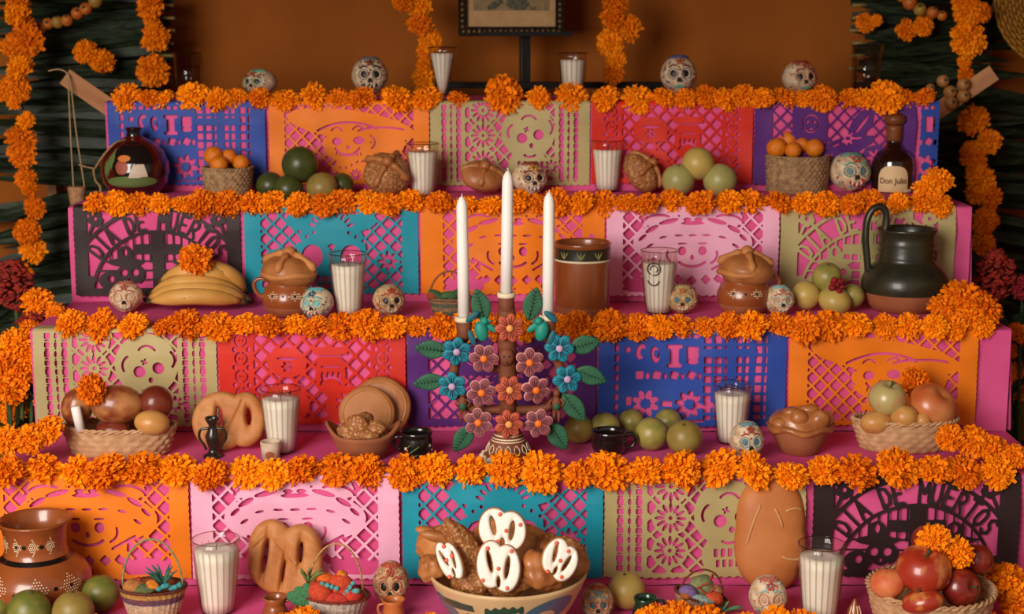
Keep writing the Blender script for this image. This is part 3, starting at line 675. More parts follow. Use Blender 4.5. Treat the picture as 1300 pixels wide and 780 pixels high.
# ------------------------------------------------------------------ fruit
m_leafd=mat('calyx',(74,70,36),.8)
def fm(n,c,rough,scale=16,bscale=None,**kw): return mat(n,c,rough,scale=scale/15,bscale=bscale/12 if bscale else None,**kw)   # fruit meshes are modelled at unit radius
FM=dict(green=fm('green_citrus_skin',(96,104,40),.34,c2=(126,120,52),scale=26,bump=.12,bscale=300,spec=.45),
 olive=fm('olive_guava_skin',(132,128,58),.34,c2=(164,146,76),scale=22,bump=.1,bscale=260,spec=.45),
 dark=fm('dark_green_skin',(58,66,28),.32,c2=(74,80,36),scale=18,bump=.1,bscale=260),
 yellow=fm('yellow_guava_skin',(196,164,84),.36,c2=(178,156,82),scale=16,bump=.08,bscale=240),
 pale=fm('pale_guava_skin',(170,162,96),.36,c2=(156,150,88),scale=18,bump=.08,bscale=240),
 brown=fm('brownish_guava_skin',(136,112,52),.4,c2=(152,130,64),scale=18),
 tangerine=fm('tangerine_skin',(226,128,22),.42,c2=(206,106,14),scale=40,bump=.3,bscale=420),
 peach=fm('peach_skin',(220,132,80),.5,c2=(206,96,54),scale=16),
 apple=fm('red_apple_skin',(164,50,28),.28,c2=(214,136,70),scale=16,detail=4,stretch=(1.6,1.6,.7),contrast=(.48,.72),spec=.5,coat=.3),
 darkapple=fm('dark_apple_skin',(126,34,24),.28,c2=(168,66,40),scale=18,detail=5,stretch=(2.2,2.2,.5),contrast=(.5,.8),spec=.5,coat=.3),
 gapple=fm('green_apple_skin',(184,164,104),.32,c2=(194,110,70),scale=15,detail=4,contrast=(.5,.75),spec=.5,coat=.2),
 bapple=fm('blush_apple_skin',(186,88,44),.32,c2=(206,132,76),scale=12,detail=4,spec=.5,coat=.2),
 mango=fm('mango_skin',(132,62,34),.3,c2=(190,128,74),scale=14,detail=3,contrast=(.4,.62),spec=.5,coat=.2),
 redmango=fm('red_mango_skin',(104,36,24),.3,c2=(126,52,32),scale=14,coat=.2), ymango=fm('yellow_mango_skin',(206,152,84),.34,c2=(192,130,66),scale=14))
def round_mesh(kind,apple=False):
    b=MB()
    if apple:
        prof=[]
        for i in range(19):
            t=pi*i/18; r=sin(t)*(1.0+.06*cos(t)); z=-cos(t)*.9
            z-= .24*math.exp(-(sin(t)/.30)**2)*(1 if z>0 else -.6); prof.append((r,z))
        b.lathe(prof,26,close=False)
    else: b.ball((0,0,0),1.0,26,18,fn=lambda q:1-.035*math.exp(-((1-q.z)/.03))-.02*math.exp(-((1+q.z)/.03)))
    return b.mesh('fruit_body',FM[kind])
FMESH={}
def fruit(name,label,cat,kind,level,px,pyc,d,Y=None,group=None,scale=(1,1,1),rot=None,stem=True):
    """resting on the tread where the photo shows it, or at depth Y when it lies on other fruit"""
    ap='apple' in kind
    if Y is None:
        rr=ray(px,pyc); rad=d/2*.0015
        for _ in range(4):
            t=(level*R+rad*scale[2]-CAM[2])/rr.z; p=Vector(CAM)+rr*t; p.y=min(max(p.y,D*(level-1)+rad*.4),D*level-rad*.9); rad=d/2*mpp(p)
        p=at(px,pyc,p.y); p.z=max(p.z,level*R+rad*scale[2]*.97)
    else:
        p=at(px,pyc,Y); rad=d/2*mpp(p)
    if kind not in FMESH: FMESH[kind]=round_mesh(kind,ap)
    root=thing(name,label,cat,p,0,group); rnd=random.Random(int(px*7+pyc)); e=rot or Euler((rnd.uniform(-.5,.5),rnd.uniform(-.4,.4),rnd.uniform(0,6.28)))
    o=link('fruit_body',FMESH[kind],root); o.scale=tuple(rad*s for s in scale); o.rotation_euler=e
    if stem:
        b=MB()
        if ap: b.tube([(0,0,.55),(.02,0,.78),(.06,.02,1.0)],[.05,.045,.07],6)
        else: b.lathe([(0,.955),(.10,.96),(.08,1.0),(0,1.01)],8)
        s=b.build('stem',m_leafd if not ap else m_stem,root); s.scale=tuple(rad*q for q in scale); s.rotation_euler=e
    return root
GA='guavas and citrus on the altar'
yb=on(3,380,250).y
fruit('green_citrus','large dark green citrus on top of the pile before the orange paper','citrus','dark',3,381,209,47,yb+.01,GA)
fruit('green_citrus','leftmost green citrus in the pile beside the tangerine basket','citrus','dark',3,343,236,36,yb+.03,GA)
fruit('green_citrus','green citrus at the front left of the upper tier pile','citrus','dark',3,366,241,38,yb-.02,GA)
fruit('green_citrus','yellowish green citrus below and right of the large dark one','citrus','brown',3,409,239,41,yb-.012,GA)
fruit('green_citrus','small green citrus at the right end of the upper tier pile','citrus','dark',3,434,235,31,yb+.03,GA)
yb=on(3,886,250).y
fruit('yellow_guava','yellow guava stacked on two pale ones before the red paper','guava','yellow',3,886,208,42,yb+.004,GA)
fruit('yellow_guava','pale guava at the lower left of the three before red paper','guava','pale',3,861,229,42,yb-.004,GA)
fruit('yellow_guava','pale guava at the lower right of the three before red paper','guava','pale',3,914,229,43,yb-.004,GA)
yb=on(2,1050,397).y
fruit('green_guava','green guava on top of the pile beside the green pitcher','guava','olive',2,1050,352,38,yb+.015,GA)
fruit('yellow_guava','yellow guava right of the white crowned skull','guava','yellow',2,1023,375,37,yb+.01,GA)
fruit('yellow_guava','wide yellow guava at the front of the pile by the pitcher','guava','yellow',2,1060,382,45,yb-.014,GA,(1.0,.95,.8))
fruit('green_guava','green guava between the yellow ones and the green pitcher','guava','olive',2,1082,376,31,yb+.01,GA)
for i,(x,y,d,kd,lab) in enumerate(((735,545,38,'brown','brownish guava beside the candelabrum leaf, leftmost of the row'),(768,543,39,'olive','green guava behind the black mug with a handle'),(801,536,34,'olive','green guava at the back of the row, above the mug handle'),
  (827,551,43,'olive','large green guava in the middle of the row, right of the mug'),(848,536,35,'olive','green guava at the back right of the row before blue paper'),(869,556,46,'brown','large yellowish guava at the right end of the row'))):
    fruit('green_guava',lab,'guava',kd,1,x,y,d,None,GA)
for x,y,d,kd,lab in ((37,777,56,'green','green orange at the lower left, in front of the clay pot'),(93,777,53,'brown','yellowish orange in front of the clay pot, between two green ones'),(128,754,48,'green','green orange behind the others, beside the small striped basket'),(-2,772,34,'green','green orange cut by the left edge of the picture'),(103,738,30,'brown','partly hidden orange between the clay pot and the green orange')):
    fruit('green_orange',lab,'orange',kd,0,x,y,d,None,'oranges by the clay pot')
fruit('yellow_guava','lone pale yellow guava below the olive paper','guava','yellow',0,795,750,48,None,GA)

# ------------------------------------------------------------------ woven baskets
m_straw=mat('natural_straw',(206,162,118),.8,c2=(182,136,94),scale=60,detail=4,bump=.3,bscale=200)
m_straw2=mat('grey_straw',(176,140,98),.85,c2=(130,98,66),scale=90,detail=4,bump=.3,bscale=200)
def basket(level,px,py,rt,rb,h,label,m=m_straw,rows=7,N=26,rim=2.2,amp=1.5,sy=1.0):
    root,k=T('woven_basket',label,'basket',level,px,py,'woven fruit baskets')
    n=N*4; prof=[]; per=4; tot=rows*per
    for j in range(tot+1):
        f=j/tot; prof.append((rb+(rt-rb)*f**.75,h*f))
    def weave(r,z,t,q):
        row=q//per; ph=pi*(row%2); f=(q%per)/per
        return r+amp*(.35+.65*sin(pi*f))*cos(N*t+ph)-amp*.5*(q%per==0)
    inner=[(r-3,z) for r,z in prof[::-1]]
    fn=lambda r,z,t,q: weave(r,z,t,q) if q<=tot else weave(r,z,t,2*tot+1-q)
    MB(k).lathe([(0,0)]+prof+inner+[(0,2)],n,fn=lambda r,z,t,q: r if q==0 or q==2*tot+3 else fn(r,z,t,q-1),close=False,sy=sy).build('woven_side',m,root)
    b=MB(k)
    for s in range(2): b.tube([((rt-1.2)*cos(t)+ .9*rim*cos(t)*cos(t*22+s*pi),((rt-1.2)*sin(t)+.9*rim*sin(t)*cos(t*22+s*pi))*sy,h+.7*rim*sin(t*22+s*pi)) for t in [2*pi*i/132 for i in range(133)]],rim*.8,5,cap=False)
    b.build('rim',m,root)
    return root,k
bl,kb=basket(3,290,248,32,29,35,'small basket of tangerines left of the green citrus pile',m_straw2,9,30,1.6,1.0)
yb=bl.location.y
for x,y,d,dy,lab in ((271,198,25,.0,'leftmost tangerine in the left basket'),(291,199,20,.012,'small tangerine at the back of the left basket'),(278,209,23,-.022,'front tangerine in the left basket'),(306,207,21,-.004,'right hand tangerine in the left basket')):
    fruit('tangerine',lab,'tangerine','tangerine',3,x,y,d,yb+dy,'tangerines in the small baskets')
br,kb=basket(3,1011,243,40,38,45,'straw basket of tangerines before the purple paper',m_straw2,11,34,1.6,1.0)
yb=br.location.y
for x,y,d,dy,lab in ((986,188,26,-.01,'leftmost tangerine in the right basket'),(1001,178,23,.012,'topmost tangerine in the right basket'),(1007,191,21,-.025,'front middle tangerine in the right basket'),(1018,184,19,.0,'small tangerine right of the topmost one in the right basket'),(1034,188,24,-.01,'rightmost tangerine in the right basket')):
    fruit('tangerine',lab,'tangerine','tangerine',3,x,y,d,yb+dy,'tangerines in the small baskets')
bk,kb=basket(1,153,576,72,58,37,'straw basket of mangoes on the left',m_straw,5,22,2.2,2.2,.5)
yb=bk.location.y
fruit('mango','reddish mango at the left of the straw basket','mango','mango',1,98,517,42,yb+.0,'mangoes in the left basket',(.95,.95,1.2),Euler((0,.2,0)),False)
fruit('mango','large blushing mango in the middle of the straw basket','mango','mango',1,149,514,56,yb-.012,'mangoes in the left basket',(1.2,.95,.92),Euler((0,.1,.2)),False)
fruit('mango','dark red mango at the right of the straw basket','mango','redmango',1,197,512,44,yb+.008,'mangoes in the left basket',(1.0,1.0,1.05),Euler((0,.6,0)),False)
fruit('mango','small yellow mango in front right of the straw basket','mango','ymango',1,193,537,36,yb-.03,'mangoes in the left basket',(1.25,1,.9),Euler((0,.1,0)),False)
fruit('mango','reddish mango low in the middle of the straw basket','mango','redmango',1,143,546,34,yb-.025,'mangoes in the left basket',(1.3,1,.8),Euler((0,0,0)),False)
p=at(102,545,yb-.04); st=thing('candle_stub','short white candle stub leaning in the mango basket','candle',p); kk=mpp(p)
MB(kk).lathe([(0,-2),(6,-2),(6.2,28),(5,30),(0,30)],16).build('wax',m_wax,st); st.rotation_euler=(0,-.16,0)
def loose_bloom(label,px,py,r,Y,var=None,tilt=.9):
    p=at(px,py,Y); o=bloom(p,r*mpp(p),tilt,var=var); tag(o,label,'marigold','loose marigold heads among the offerings'); return o
loose_bloom('marigold head on top of the mangoes',116,495,20,yb-.05,1)
bk,kb=basket(1,1147,570,67,52,40,'straw basket of apples on the right of the second lowest tier',m_straw,6,22,2.2,2.2,.5)
yb=bk.location.y
fruit('green_apple','green apple with a stem in the right hand upper basket','apple','gapple',1,1127,505,49,yb-.01,'apples',(1,1,1),Euler((.35,.1,0)))
fruit('blush_apple','large blushing red apple in the right hand upper basket','apple','bapple',1,1185,514,60,yb-.004,'apples',(1.05,1,.9),Euler((.5,.5,0)),False)
fruit('yellow_apple','pale yellow fruit in front, below the green apple','apple','ymango',1,1148,530,35,yb-.03,'apples',(1,1,.9))
fruit('yellow_apple','yellowish fruit at the left rim under the green apple','apple','ymango',1,1113,537,38,yb-.02,'apples',(1.15,1,.8))
fruit('yellow_apple','small pale fruit wedged below the blushing apple','apple','ymango',1,1171,534,21,yb-.035,'apples')
loose_bloom('marigold head behind the two apples of the upper basket',1163,486,21,yb+.05,2)
bk,kb=basket(0,1179,800,79,62,58,'large straw basket of red apples at the lower right',m_straw,6,26,2.6,2.2)
yb=bk.location.y
fruit('red_apple','large red apple at the front of the lower right basket','apple','apple',0,1173,722,70,yb-.045,'apples',(1,1,.92),Euler((.45,-.15,.3)))
fruit('red_apple','red apple at the back top of the lower right basket','apple','darkapple',0,1180,686,46,yb+.03,'apples')
fruit('red_apple','dark red apple at the right back of the lower right basket','apple','darkapple',0,1241,710,40,yb+.01,'apples',(1,1,1.15))
fruit('red_apple','red apple with its pale stem hollow turned right','apple','darkapple',0,1220,746,52,yb-.04,'apples',(1,1,.95),Euler((.9,1.0,0)))
fruit('red_apple','peach coloured fruit at the left of the lower right basket','apple','peach',0,1127,741,43,yb-.04,'apples',(1.05,1,.9))
fruit('red_apple','red apple low in the front of the lower right basket','apple','apple',0,1171,764,50,yb-.085,'apples',(1.1,.8,.7))
loose_bloom('left of two marigold heads among the red apples',1186,686,21,yb-.035,2,1.2)
loose_bloom('right of two marigold heads among the red apples',1217,703,22,yb-.03,5,1.2)
# ------------------------------------------------------------------ pottery
m_glaze=mat('brown_glaze',(152,80,36),.28,c2=(134,66,28),scale=14,coat=.5,spec=.5)
m_raw=mat('raw_clay',(164,96,60),.75,c2=(146,82,50),scale=18,bump=.15,bscale=120)
m_gdark=mat('dark_green_glaze',(34,34,24),.36,c2=(50,46,28),scale=24,coat=.2,bump=.15,bscale=60)
m_black=mat('black_glaze',(24,20,18),.18,coat=.7)
m_oxb=mat('oxblood_glaze',(84,20,14),.2,c2=(60,14,10),scale=12,coat=.8)
m_cream=mat('cream_slip',(232,214,178),.6)
m_inside=mat('pot_inside',(92,44,20),.5)
m_bottlegreen=mat('bottle_green_glaze',(26,52,34),.2,coat=.7)
m_brass=mat('dark_bronze_glaze',(40,32,24),.28,coat=.5)
def turned(root,k,prof,m,m_low=None,split=0,wall=2.5,n=44,name='body'):
    """hollow turned vessel: outer profile bottom to rim, optional unglazed lower part"""
    b=MB(k)
    if m_low:
        lo=[p for p in prof if p[1]<=split]; hi=[p for p in prof if p[1]>=split]
        if lo[-1][1]<split: lo.append((interp(prof,split),split))
        if hi[0][1]>split: hi.insert(0,(interp(prof,split),split))
        b.mi=1; b.lathe([(0,0)]+lo,n,close=False); b.mi=0; up=hi
    else: up=[(0,0)]+prof
    b.lathe(up+[(prof[-1][0]-wall*.5,prof[-1][1]+wall*.35)]+[(max(.5,r-wall),z) for r,z in prof[::-1] if z>wall]+[(0,wall)],n,close=False)
    return b.build(name,[m,m_low] if m_low else [m],root)
def handle(root,k,pts,rad,m,flat=1.0,name='handle'):
    return MB(k).tube(spline(pts,6),rad,10,flat=flat).build(name,m,root)
def diamond_pts(th,z,nx,nz,dth,dz):
    return [(th+i*dth+(j%2)*dth/2,z+j*dz) for j in range(-nz,nz+1) for i in range(-nx,nx+1) if abs(i)/(nx+.6)+abs(j)/(nz+.6)<=1]
# jugs with a bread lid
def jug(px,py,label,hside):
    root,k=T('clay_jug',label,'jug',2,px,py,'clay jugs with bread lids')
    prof=[(20,0),(27,4),(32,11),(34.5,20),(34,28),(30.5,36),(27,41),(26,44),(28,48),(28.5,50)]
    turned(root,k,prof,m_glaze,m_raw,14)
    s=hside; handle(root,k,[(s*25,0,45),(s*37,0,48),(s*44,0,42),(s*42,0,31),(s*33,0,23)],3.2,m_glaze,.8)
    pts=[]
    for c in (-.55,.35): pts+=diamond_pts(c,30,3,2,.075,2.5)
    paint_dots(k,prof,pts,.85,'painted_dots',m_cream,root)
    paint_dots(k,prof,[(-.55,30),(.35,30),(-.1,30)],1.9,'painted_spots',m_black,root)
    return root,k
jl,kl=jug(368,401,'brown clay jug with a loaf for a lid, left before teal paper',-1)
jr,kr=jug(944,398,'brown clay jug with a loaf for a lid, right before olive paper',1)
# tall cylinder pot
root,k=T('clay_pot','tall straight brown clay pot beside the tapers','pot',2,739,401)
prof=[(31,0),(33.5,3),(34.5,14),(35,30),(35.5,60),(35.2,74),(34.6,84),(35.5,92),(36,94)]
turned(root,k,prof,m_glaze,m_raw,14,3)
MB(k).lathe([(interp(prof,z)+.25,z) for z in (74,78,84,89)],44,close=False).build('dark_band',m_gdark,root)
MB(k).lathe([(interp(prof,z)+.4,z) for z in (72,74.4)],44,close=False).build('cream_line',m_cream,root)
b=MB(k)
for th in (-.75,-.1,.55):
    for e in (-1,0,1):
        b.tube([((interp(prof,76+q*9)+.5)*sin(th+e*q*.16),-(interp(prof,76+q*9)+.5)*cos(th+e*q*.16),76+q*9) for q in (0,.35,.7,1)],[.5,.9,.8,.3],5)
stuff(b.build('painted_leaves',mat('pale_green_slip',(150,148,84),.5),root))
# green pitcher
root,k=T('green_pitcher','dark green glazed pitcher with ribbed neck and tall looped handle','pitcher',2,1147,393)
prof=[(36,0),(41,2),(47,10),(52,20),(54.5,30),(54,38),(50,48),(43,56),(37,62),(34.5,67),(36.2,70),(33.6,73),(36,77),(33.6,80),(36,84),(34,88),(34.5,94),(36.5,101),(37.5,103)]
turned(root,k,prof,m_gdark,m_raw,24,3)
handle(root,k,[(-47,0,50),(-49,0,66),(-52,0,90),(-51,0,113),(-45,0,127),(-35,0,131),(-28,0,124),(-27,0,108),(-31,0,92)],[6.2]*49,m_gdark,.75)
# big brown pot at the lower left
root,k=T('clay_pot','large brown clay pot with white dotted pattern at lower left','pot',0,50,768)
prof=[(42,0),(52,5),(62,16),(67,30),(66,42),(58,54),(46,64),(40,70),(38,78),(38.5,92),(41,104),(45,111),(46,113)]
turned(root,k,prof,m_glaze,None,0,4)
handle(root,k,[(-40,-8,108),(-60,-10,106),(-72,-10,90),(-72,-8,66),(-58,-6,52)],5,m_glaze,.75)
pts=[]
for c in (-.9,-.35,.2,.75): pts+=diamond_pts(c,88,2,4,.062,2.6)
for c in (-.55,.25,.95): pts+=diamond_pts(c,41,4,4,.058,3.2)
paint_dots(k,prof,pts,.95,'painted_dots',m_cream,root)
paint_dots(k,prof,[(-.35,88),(-.08,88),(.48,88),(.25,41),(.62,41),(.95,41),(-.14,36)],3.0,'painted_spots',m_black,root)
paint_dots(k,prof,[(-.55,41)],3.2,'red_spot',mat('red_slip',(170,56,30),.5),root)
MB(k).lathe([(interp(prof,z)+.3,z) for z in (65,67.5,70)],44,close=False).build('shoulder_band',m_black,root)  # thin black band lying on the surface around the shoulder
# dark painted jar with rope
root,k=T('painted_jar','round dark lacquered jar painted with a reclining figure, rope at its neck','jar',3,173,247)
prof=[(24,0),(32,4),(40,16),(43,30),(42,42),(37,54),(27,65),(16,71),(9,74),(8,80),(10.5,84)]
turned(root,k,prof,m_oxb,None,0,2.5)
MB(k).lathe([(9.3,74.2),(8.4,80),(10.9,84.2)],24,close=False).build('black_neck',m_black,root)
DK=lambda u,v: 1-np.hypot(u,v*1.0)
paint_patch(k,prof,.15,42,27,26,'black_ground',m_black,root,DK,.25)
paint_patch(k,prof,.1,20,34,7,'painted_grass',mat('paint_green',(92,110,56),.5),root,lambda u,v:1-np.hypot(u,v),.4)
paint_patch(k,prof,-.16,38,8,9,'painted_shawl',mat('paint_rust',(150,64,34),.5),root,None,.6)
paint_patch(k,prof,.28,34,14,10,'painted_dress',mat('paint_white',(206,186,164),.5),root,lambda u,v:np.maximum(np.minimum(.95-np.abs(u*1.6+.35)-(v+.9)*.5,v+.9),np.minimum(.9-np.abs((u-.45)*2.2+(v*.5))-.1,.8-np.abs(v))),.7)
paint_patch(k,prof,-.1,49,8,4,'painted_flowers',mat('paint_orange',(204,112,28),.5),root,None,.8)
for i,(t,z) in enumerate(((-.62,40),(-.72,34),(-.5,48))): paint_patch(k,prof,t,z,3.2,14,'painted_plant',MATS['paint_green'],root,lambda u,v:1-np.abs(v)-np.abs(u)*.8,.5+.1*i)
m_rope=mat('sisal_rope',(170,130,88),.9,c2=(130,96,62),scale=200)
MB(k).tube(spline([(-4,-9,70),(-16,-26,68),(-32,-28,52),(-46,-14,36),(-50,-10,32),(-45,-22,20),(-36,-36,14),(-35,-40,4)],5),1.5,6).build('rope',m_rope,root)
MB(k).tube(spline([(-48,-10,34),(-58,-6,35),(-70,-4,38)],5),1.1,6).build('rope_end',m_rope,root)
# mugs and miniatures
def mini(name,label,cat,level,px,py,prof,m,hand=None,hr=2,group=None,low=None,split=0):
    root,k=T(name,label,cat,level,px,py,group); turned(root,k,prof,m,low,split,1.8,32)
    for h in (hand or []): handle(root,k,h,hr,m)
    return root,k
MUG=[(15,0),(18.5,3),(21.5,11),(21.5,20),(20,27),(19.5,31),(21,35)]
root,k=mini('painted_mug','black mug painted with flowers and leaves beside the clay dish','mug',1,529,582,MUG,m_black,[[(-19,0,28),(-27,0,27),(-28,0,18),(-20,0,9)]],2.2)
b=MB(k)
for (t,z,dt,dz) in ((-.55,8,.5,9),(-.35,6,.6,4),(-.2,14,.5,8),(-.6,16,.35,8)):
    b.tube([((interp(MUG,z+dz*q)+.4)*sin(t+dt*q),-(interp(MUG,z+dz*q)+.4)*cos(t+dt*q),z+dz*q) for q in (0,.33,.66,1)],[.3,1.1,1.0,.2],5,)
stuff(b.build('painted_leaves',mat('mug_green',(70,110,50),.4),root))
paint_dots(k,MUG,[(-.62,17),(-.7,8),(.95,20),(1.15,14)],2.2,'painted_petals',m_cream,root); paint_dots(k,MUG,[(-.52,15),(-.6,6)],1.5,'red_petals',mat('mug_red',(206,70,44),.4),root)
mini('black_mug','plain black mug with a handle in front of the green guavas','mug',1,773,577,[(15,0),(19,3),(22,11),(21.5,20),(20.5,26),(22.5,31)],mat('black_brown_glaze',(30,20,16),.16,coat=.8),[[(19,0,24),(29,0,27),(34,0,20),(30,0,11),(20,0,8)]],2.6)
root,k=mini('small_candlestick','small dark two handled candlestick in front of the braided loaf','candlestick',1,271,580,[(13,0),(13,2),(7,5),(5,11),(8.5,20),(9.5,27),(6,35),(4.5,41),(9,49),(9.5,51)],m_brass,[[(s*5,0,37),(s*15,0,35),(s*17,0,25),(s*11,0,15),(s*9,0,9)] for s in (-1,1)],1.7)
root,k=mini('small_cup','tiny white cup with a rusty smear in front of a glass candle','cup',1,344,584,[(9.5,0),(11,2),(12,12),(13,24)],mat('chalky_white',(214,190,164),.7,c2=(196,168,140),scale=60))
paint_patch(k,[(9.5,0),(11,2),(12,12),(13,24)],.05,9,6,5,'rust_smear',mat('rust',(170,98,60),.7),root)
mini('small_jug','tiny brown jug in front of the pretzel shaped loaf','jug',0,350,792,[(10,0),(15,6),(17,14),(13,24),(12,28),(16,36)],m_glaze,[[(12,0,30),(24,0,32),(26,0,20),(17,0,12)]],2.4)
mini('small_cup','tiny orange clay cup in front of the tall skull','cup',0,500,788,[(9,0),(13,5),(14,14),(12,22),(15,28)],mat('orange_clay',(186,104,50),.4,coat=.3),[[(-12,0,22),(-19,0,20),(-19,0,11),(-13,0,6)]],1.8)
mini('small_jug','tiny dark green jug right of the lone yellow guava','jug',0,819,792,[(11,0),(15,5),(17,15),(14,24),(13,28),(15.5,35)],m_bottlegreen,[[(13,0,29),(22,0,31),(24,0,21),(16,0,12)]],2.0)
root,k=mini('small_figurine','tiny brown ornament with white stripes left of the apple basket','figurine',0,1084,792,[(9,0),(10,8),(8.5,18),(5.5,25),(2.5,30),(1.5,33)],m_glaze)
b=MB(k)
for t in (-.9,-.3,.3,.9): b.tube([((interp([(9,0),(10,8),(8.5,18),(5.5,25),(2.5,30)],z)+.2)*sin(t),-(interp([(9,0),(10,8),(8.5,18),(5.5,25),(2.5,30)],z)+.2)*cos(t),z) for z in (5,10,16,21,25)],.7,5)
stuff(b.build('white_stripes',m_cream,root))

# ------------------------------------------------------------------ tequila bottle
root,k=T('tequila_bottle','squat brown bottle with wooden stopper and cream label','bottle',3,1132,238)
m_bg=mat('brown_bottle_glass',(36,16,10),.08,coat=.9,spec=.6); m_stop=mat('stopper_wood',(128,70,32),.45,c2=(108,56,24),scale=20)
BP=[(25,0),(26.3,2),(26.6,6),(26.5,36),(25,43),(20,50),(13,55),(9.5,60),(8.7,67),(8.7,74)]
MB(k).lathe([(0,0)]+BP,48).build('glass_body',m_bg,root)
MB(k).lathe([(9.6,64),(10.4,66),(10.2,76),(10.8,78),(10.8,83),(9,84)],32).build('neck_wrap',m_stop,root)
MB(k).lathe([(0,84),(9,84),(13,87),(14,91.5),(12.5,96),(7,98.6),(0,99)],32).build('stopper',m_stop,root)
LT=-.18
paint_patch(k,BP,LT,18,19.5,16.5,'label',mat('cream_paper',(222,190,140),.6),root,lambda u,v:np.minimum(np.where(v<0,1-np.abs(u),1-(np.abs(u)**3+np.maximum(v,0)**2.2)),1-np.abs(v)),.35)
cu=bpy.data.curves.new('lettering','FONT'); cu.body='Don Julio'; cu.size=10.0; cu.offset=.22; cu.align_x='CENTER'
to=bpy.data.objects.new('lettering_tmp',cu); COL.objects.link(to); dg=bpy.context.evaluated_depsgraph_get(); tm=bpy.data.meshes.new_from_object(to.evaluated_get(dg)); bpy.data.objects.remove(to)
for v in tm.vertices:
    x,y=v.co.x*.92,v.co.y; zz=12.5+y; r=interp(BP,zz)+.8; a=LT+x/r; v.co=Vector((r*sin(a),-r*cos(a),zz))*k
tm.materials.append(mat('label_ink',(96,52,26),.6)); stuff(link('lettering',tm,root))
paint_patch(k,BP,.62,3,7,2.2,'tax_strip',m_cream,root,lambda u,v:1-np.maximum(np.abs(u),np.abs(v)),.4)
# ------------------------------------------------------------------ bread
m_bread=mat('golden_crust',(182,112,56),.6,c2=(198,134,76),scale=18,detail=4,bump=.3,bscale=90)
m_crust=mat('brown_crust',(158,92,44),.5,c2=(182,118,64),scale=22,detail=4,bump=.3,bscale=110,coat=.15)
m_glossy=mat('glazed_crust',(184,114,60),.38,c2=(146,82,40),scale=24,detail=5,coat=.25,bump=.4,bscale=70)
m_sugar=mat('sugared_crust',(152,90,44),.55,c2=(220,174,116),scale=190,detail=5,bump=.8,bscale=200,contrast=(.5,.72))
m_pale=mat('pale_crumb',(214,160,104),.7,c2=(198,140,84),scale=26)
m_icing=mat('white_icing',(246,240,228),.45,c2=(240,230,214),scale=20,bump=.1); m_sprk=mat('red_sprinkle',(226,96,66),.5)
def lumpy(seed,a=.05):
    rnd=random.Random(seed); W_=[(Vector((rnd.uniform(-4,4),rnd.uniform(-4,4),rnd.uniform(-4,4))),rnd.uniform(0,6)) for _ in range(5)]
    V_=[(w*2.6,p*1.7) for w,p in W_]
    return lambda q: 1+a*sum(sin(w.dot(q)+p) for w,p in W_)/2+a*.45*sum(sin(w.dot(q)+p) for w,p in V_)/2
def dead_bread(root,k,c,rx,rz,m,mk,seed,tilt=(0,0,0),ry=None):
    """round bun with crossed dough bones and a knob, parts of root"""
    e=Euler(tilt); ry=ry or rx; M=e.to_matrix(); c=Vector(c)
    MB(k).ball(c,(rx,ry,rz),28,18,rot=e,fn=lumpy(seed)).build('bun',m,root)
    def S(u,v,l=1.02):
        w=sqrt(max(0,1-u*u-v*v)); q=Vector((u*l*rx,v*l*ry,w*l*rz)); return c+M@q
    for i in range(4):
        a=pi/4+i*pi/2+.2*seed; b=MB(k)
        P=[S(cos(a)*t,sin(a)*t) for t in (.16,.34,.52,.7,.86,.97)]; rr=rx*.13
        b.tube(P,[rr*.9,rr*1.25,rr*.8,rr*.85,rr*1.3,rr*.7],8); b.build('dough_bone',mk,root)
    MB(k).ball(S(0,0,1.08),rx*.24,14,10).build('knob',mk,root)
def lid_bread(j,k,label,w,h,seed):
    p=Vector(j.location)+Vector((0,0,49*k)); root=thing('pan_de_muerto',label,'bread',p,0,'loaves on the jugs')
    dead_bread(root,k,(0,0,h*.24),w,h*.66,m_crust,m_bread,seed,(.12,.06,.3))
    MB(k).tube([((w-3)*cos(t),(w-3)*sin(t),h*.16+1.2*sin(4*t)) for t in [2*pi*i/40 for i in range(41)]],4.2,8,cap=False).build('brim',m_bread,root)
lid_bread(jl,kl,'domed sweet loaf with dough bones on the left jug',35,34,1)
lid_bread(jr,kr,'domed sweet loaf with dough bones on the right jug',35,32,3)
def stand_bread(level,px,py,w,h,label,m,seed,tilt=.9):
    root,k=T('pan_de_muerto',label,'bread',level,px,py,'sweet loaves on the upper tier')
    dead_bread(root,k,(0,0,h*.49),w/2,h*.34,m,m_crust,seed,(tilt,0,.2*seed),h*.52)
stand_bread(3,491,251,60,62,'knotted sweet loaf left of a ribbed glass candle, upper tier',m_sugar,1,.75)
stand_bread(3,612,248,58,48,'knotted sweet loaf behind the tapers, before olive paper',m_crust,2,.6)
stand_bread(3,815,246,48,55,'dark knotted loaf left of the three pale guavas',m_sugar,5,.85)
def slab(name,label,cat,level,px,py,fn,ext,th,rw,mats,tilt,group=None,cell=1.5,rz=0,wob=.0,loc=None,rot=None):
    if loc is None: p=on(level,px,py)
    else: p=loc
    k=mpp(p); me=puff_mesh('crust',fn,ext,cell,k,th,rw,mats,wob); o=link(name,me,None,p); o.rotation_euler=rot or (-tilt,0,rz)
    tag(o,label,cat,group); return o,k
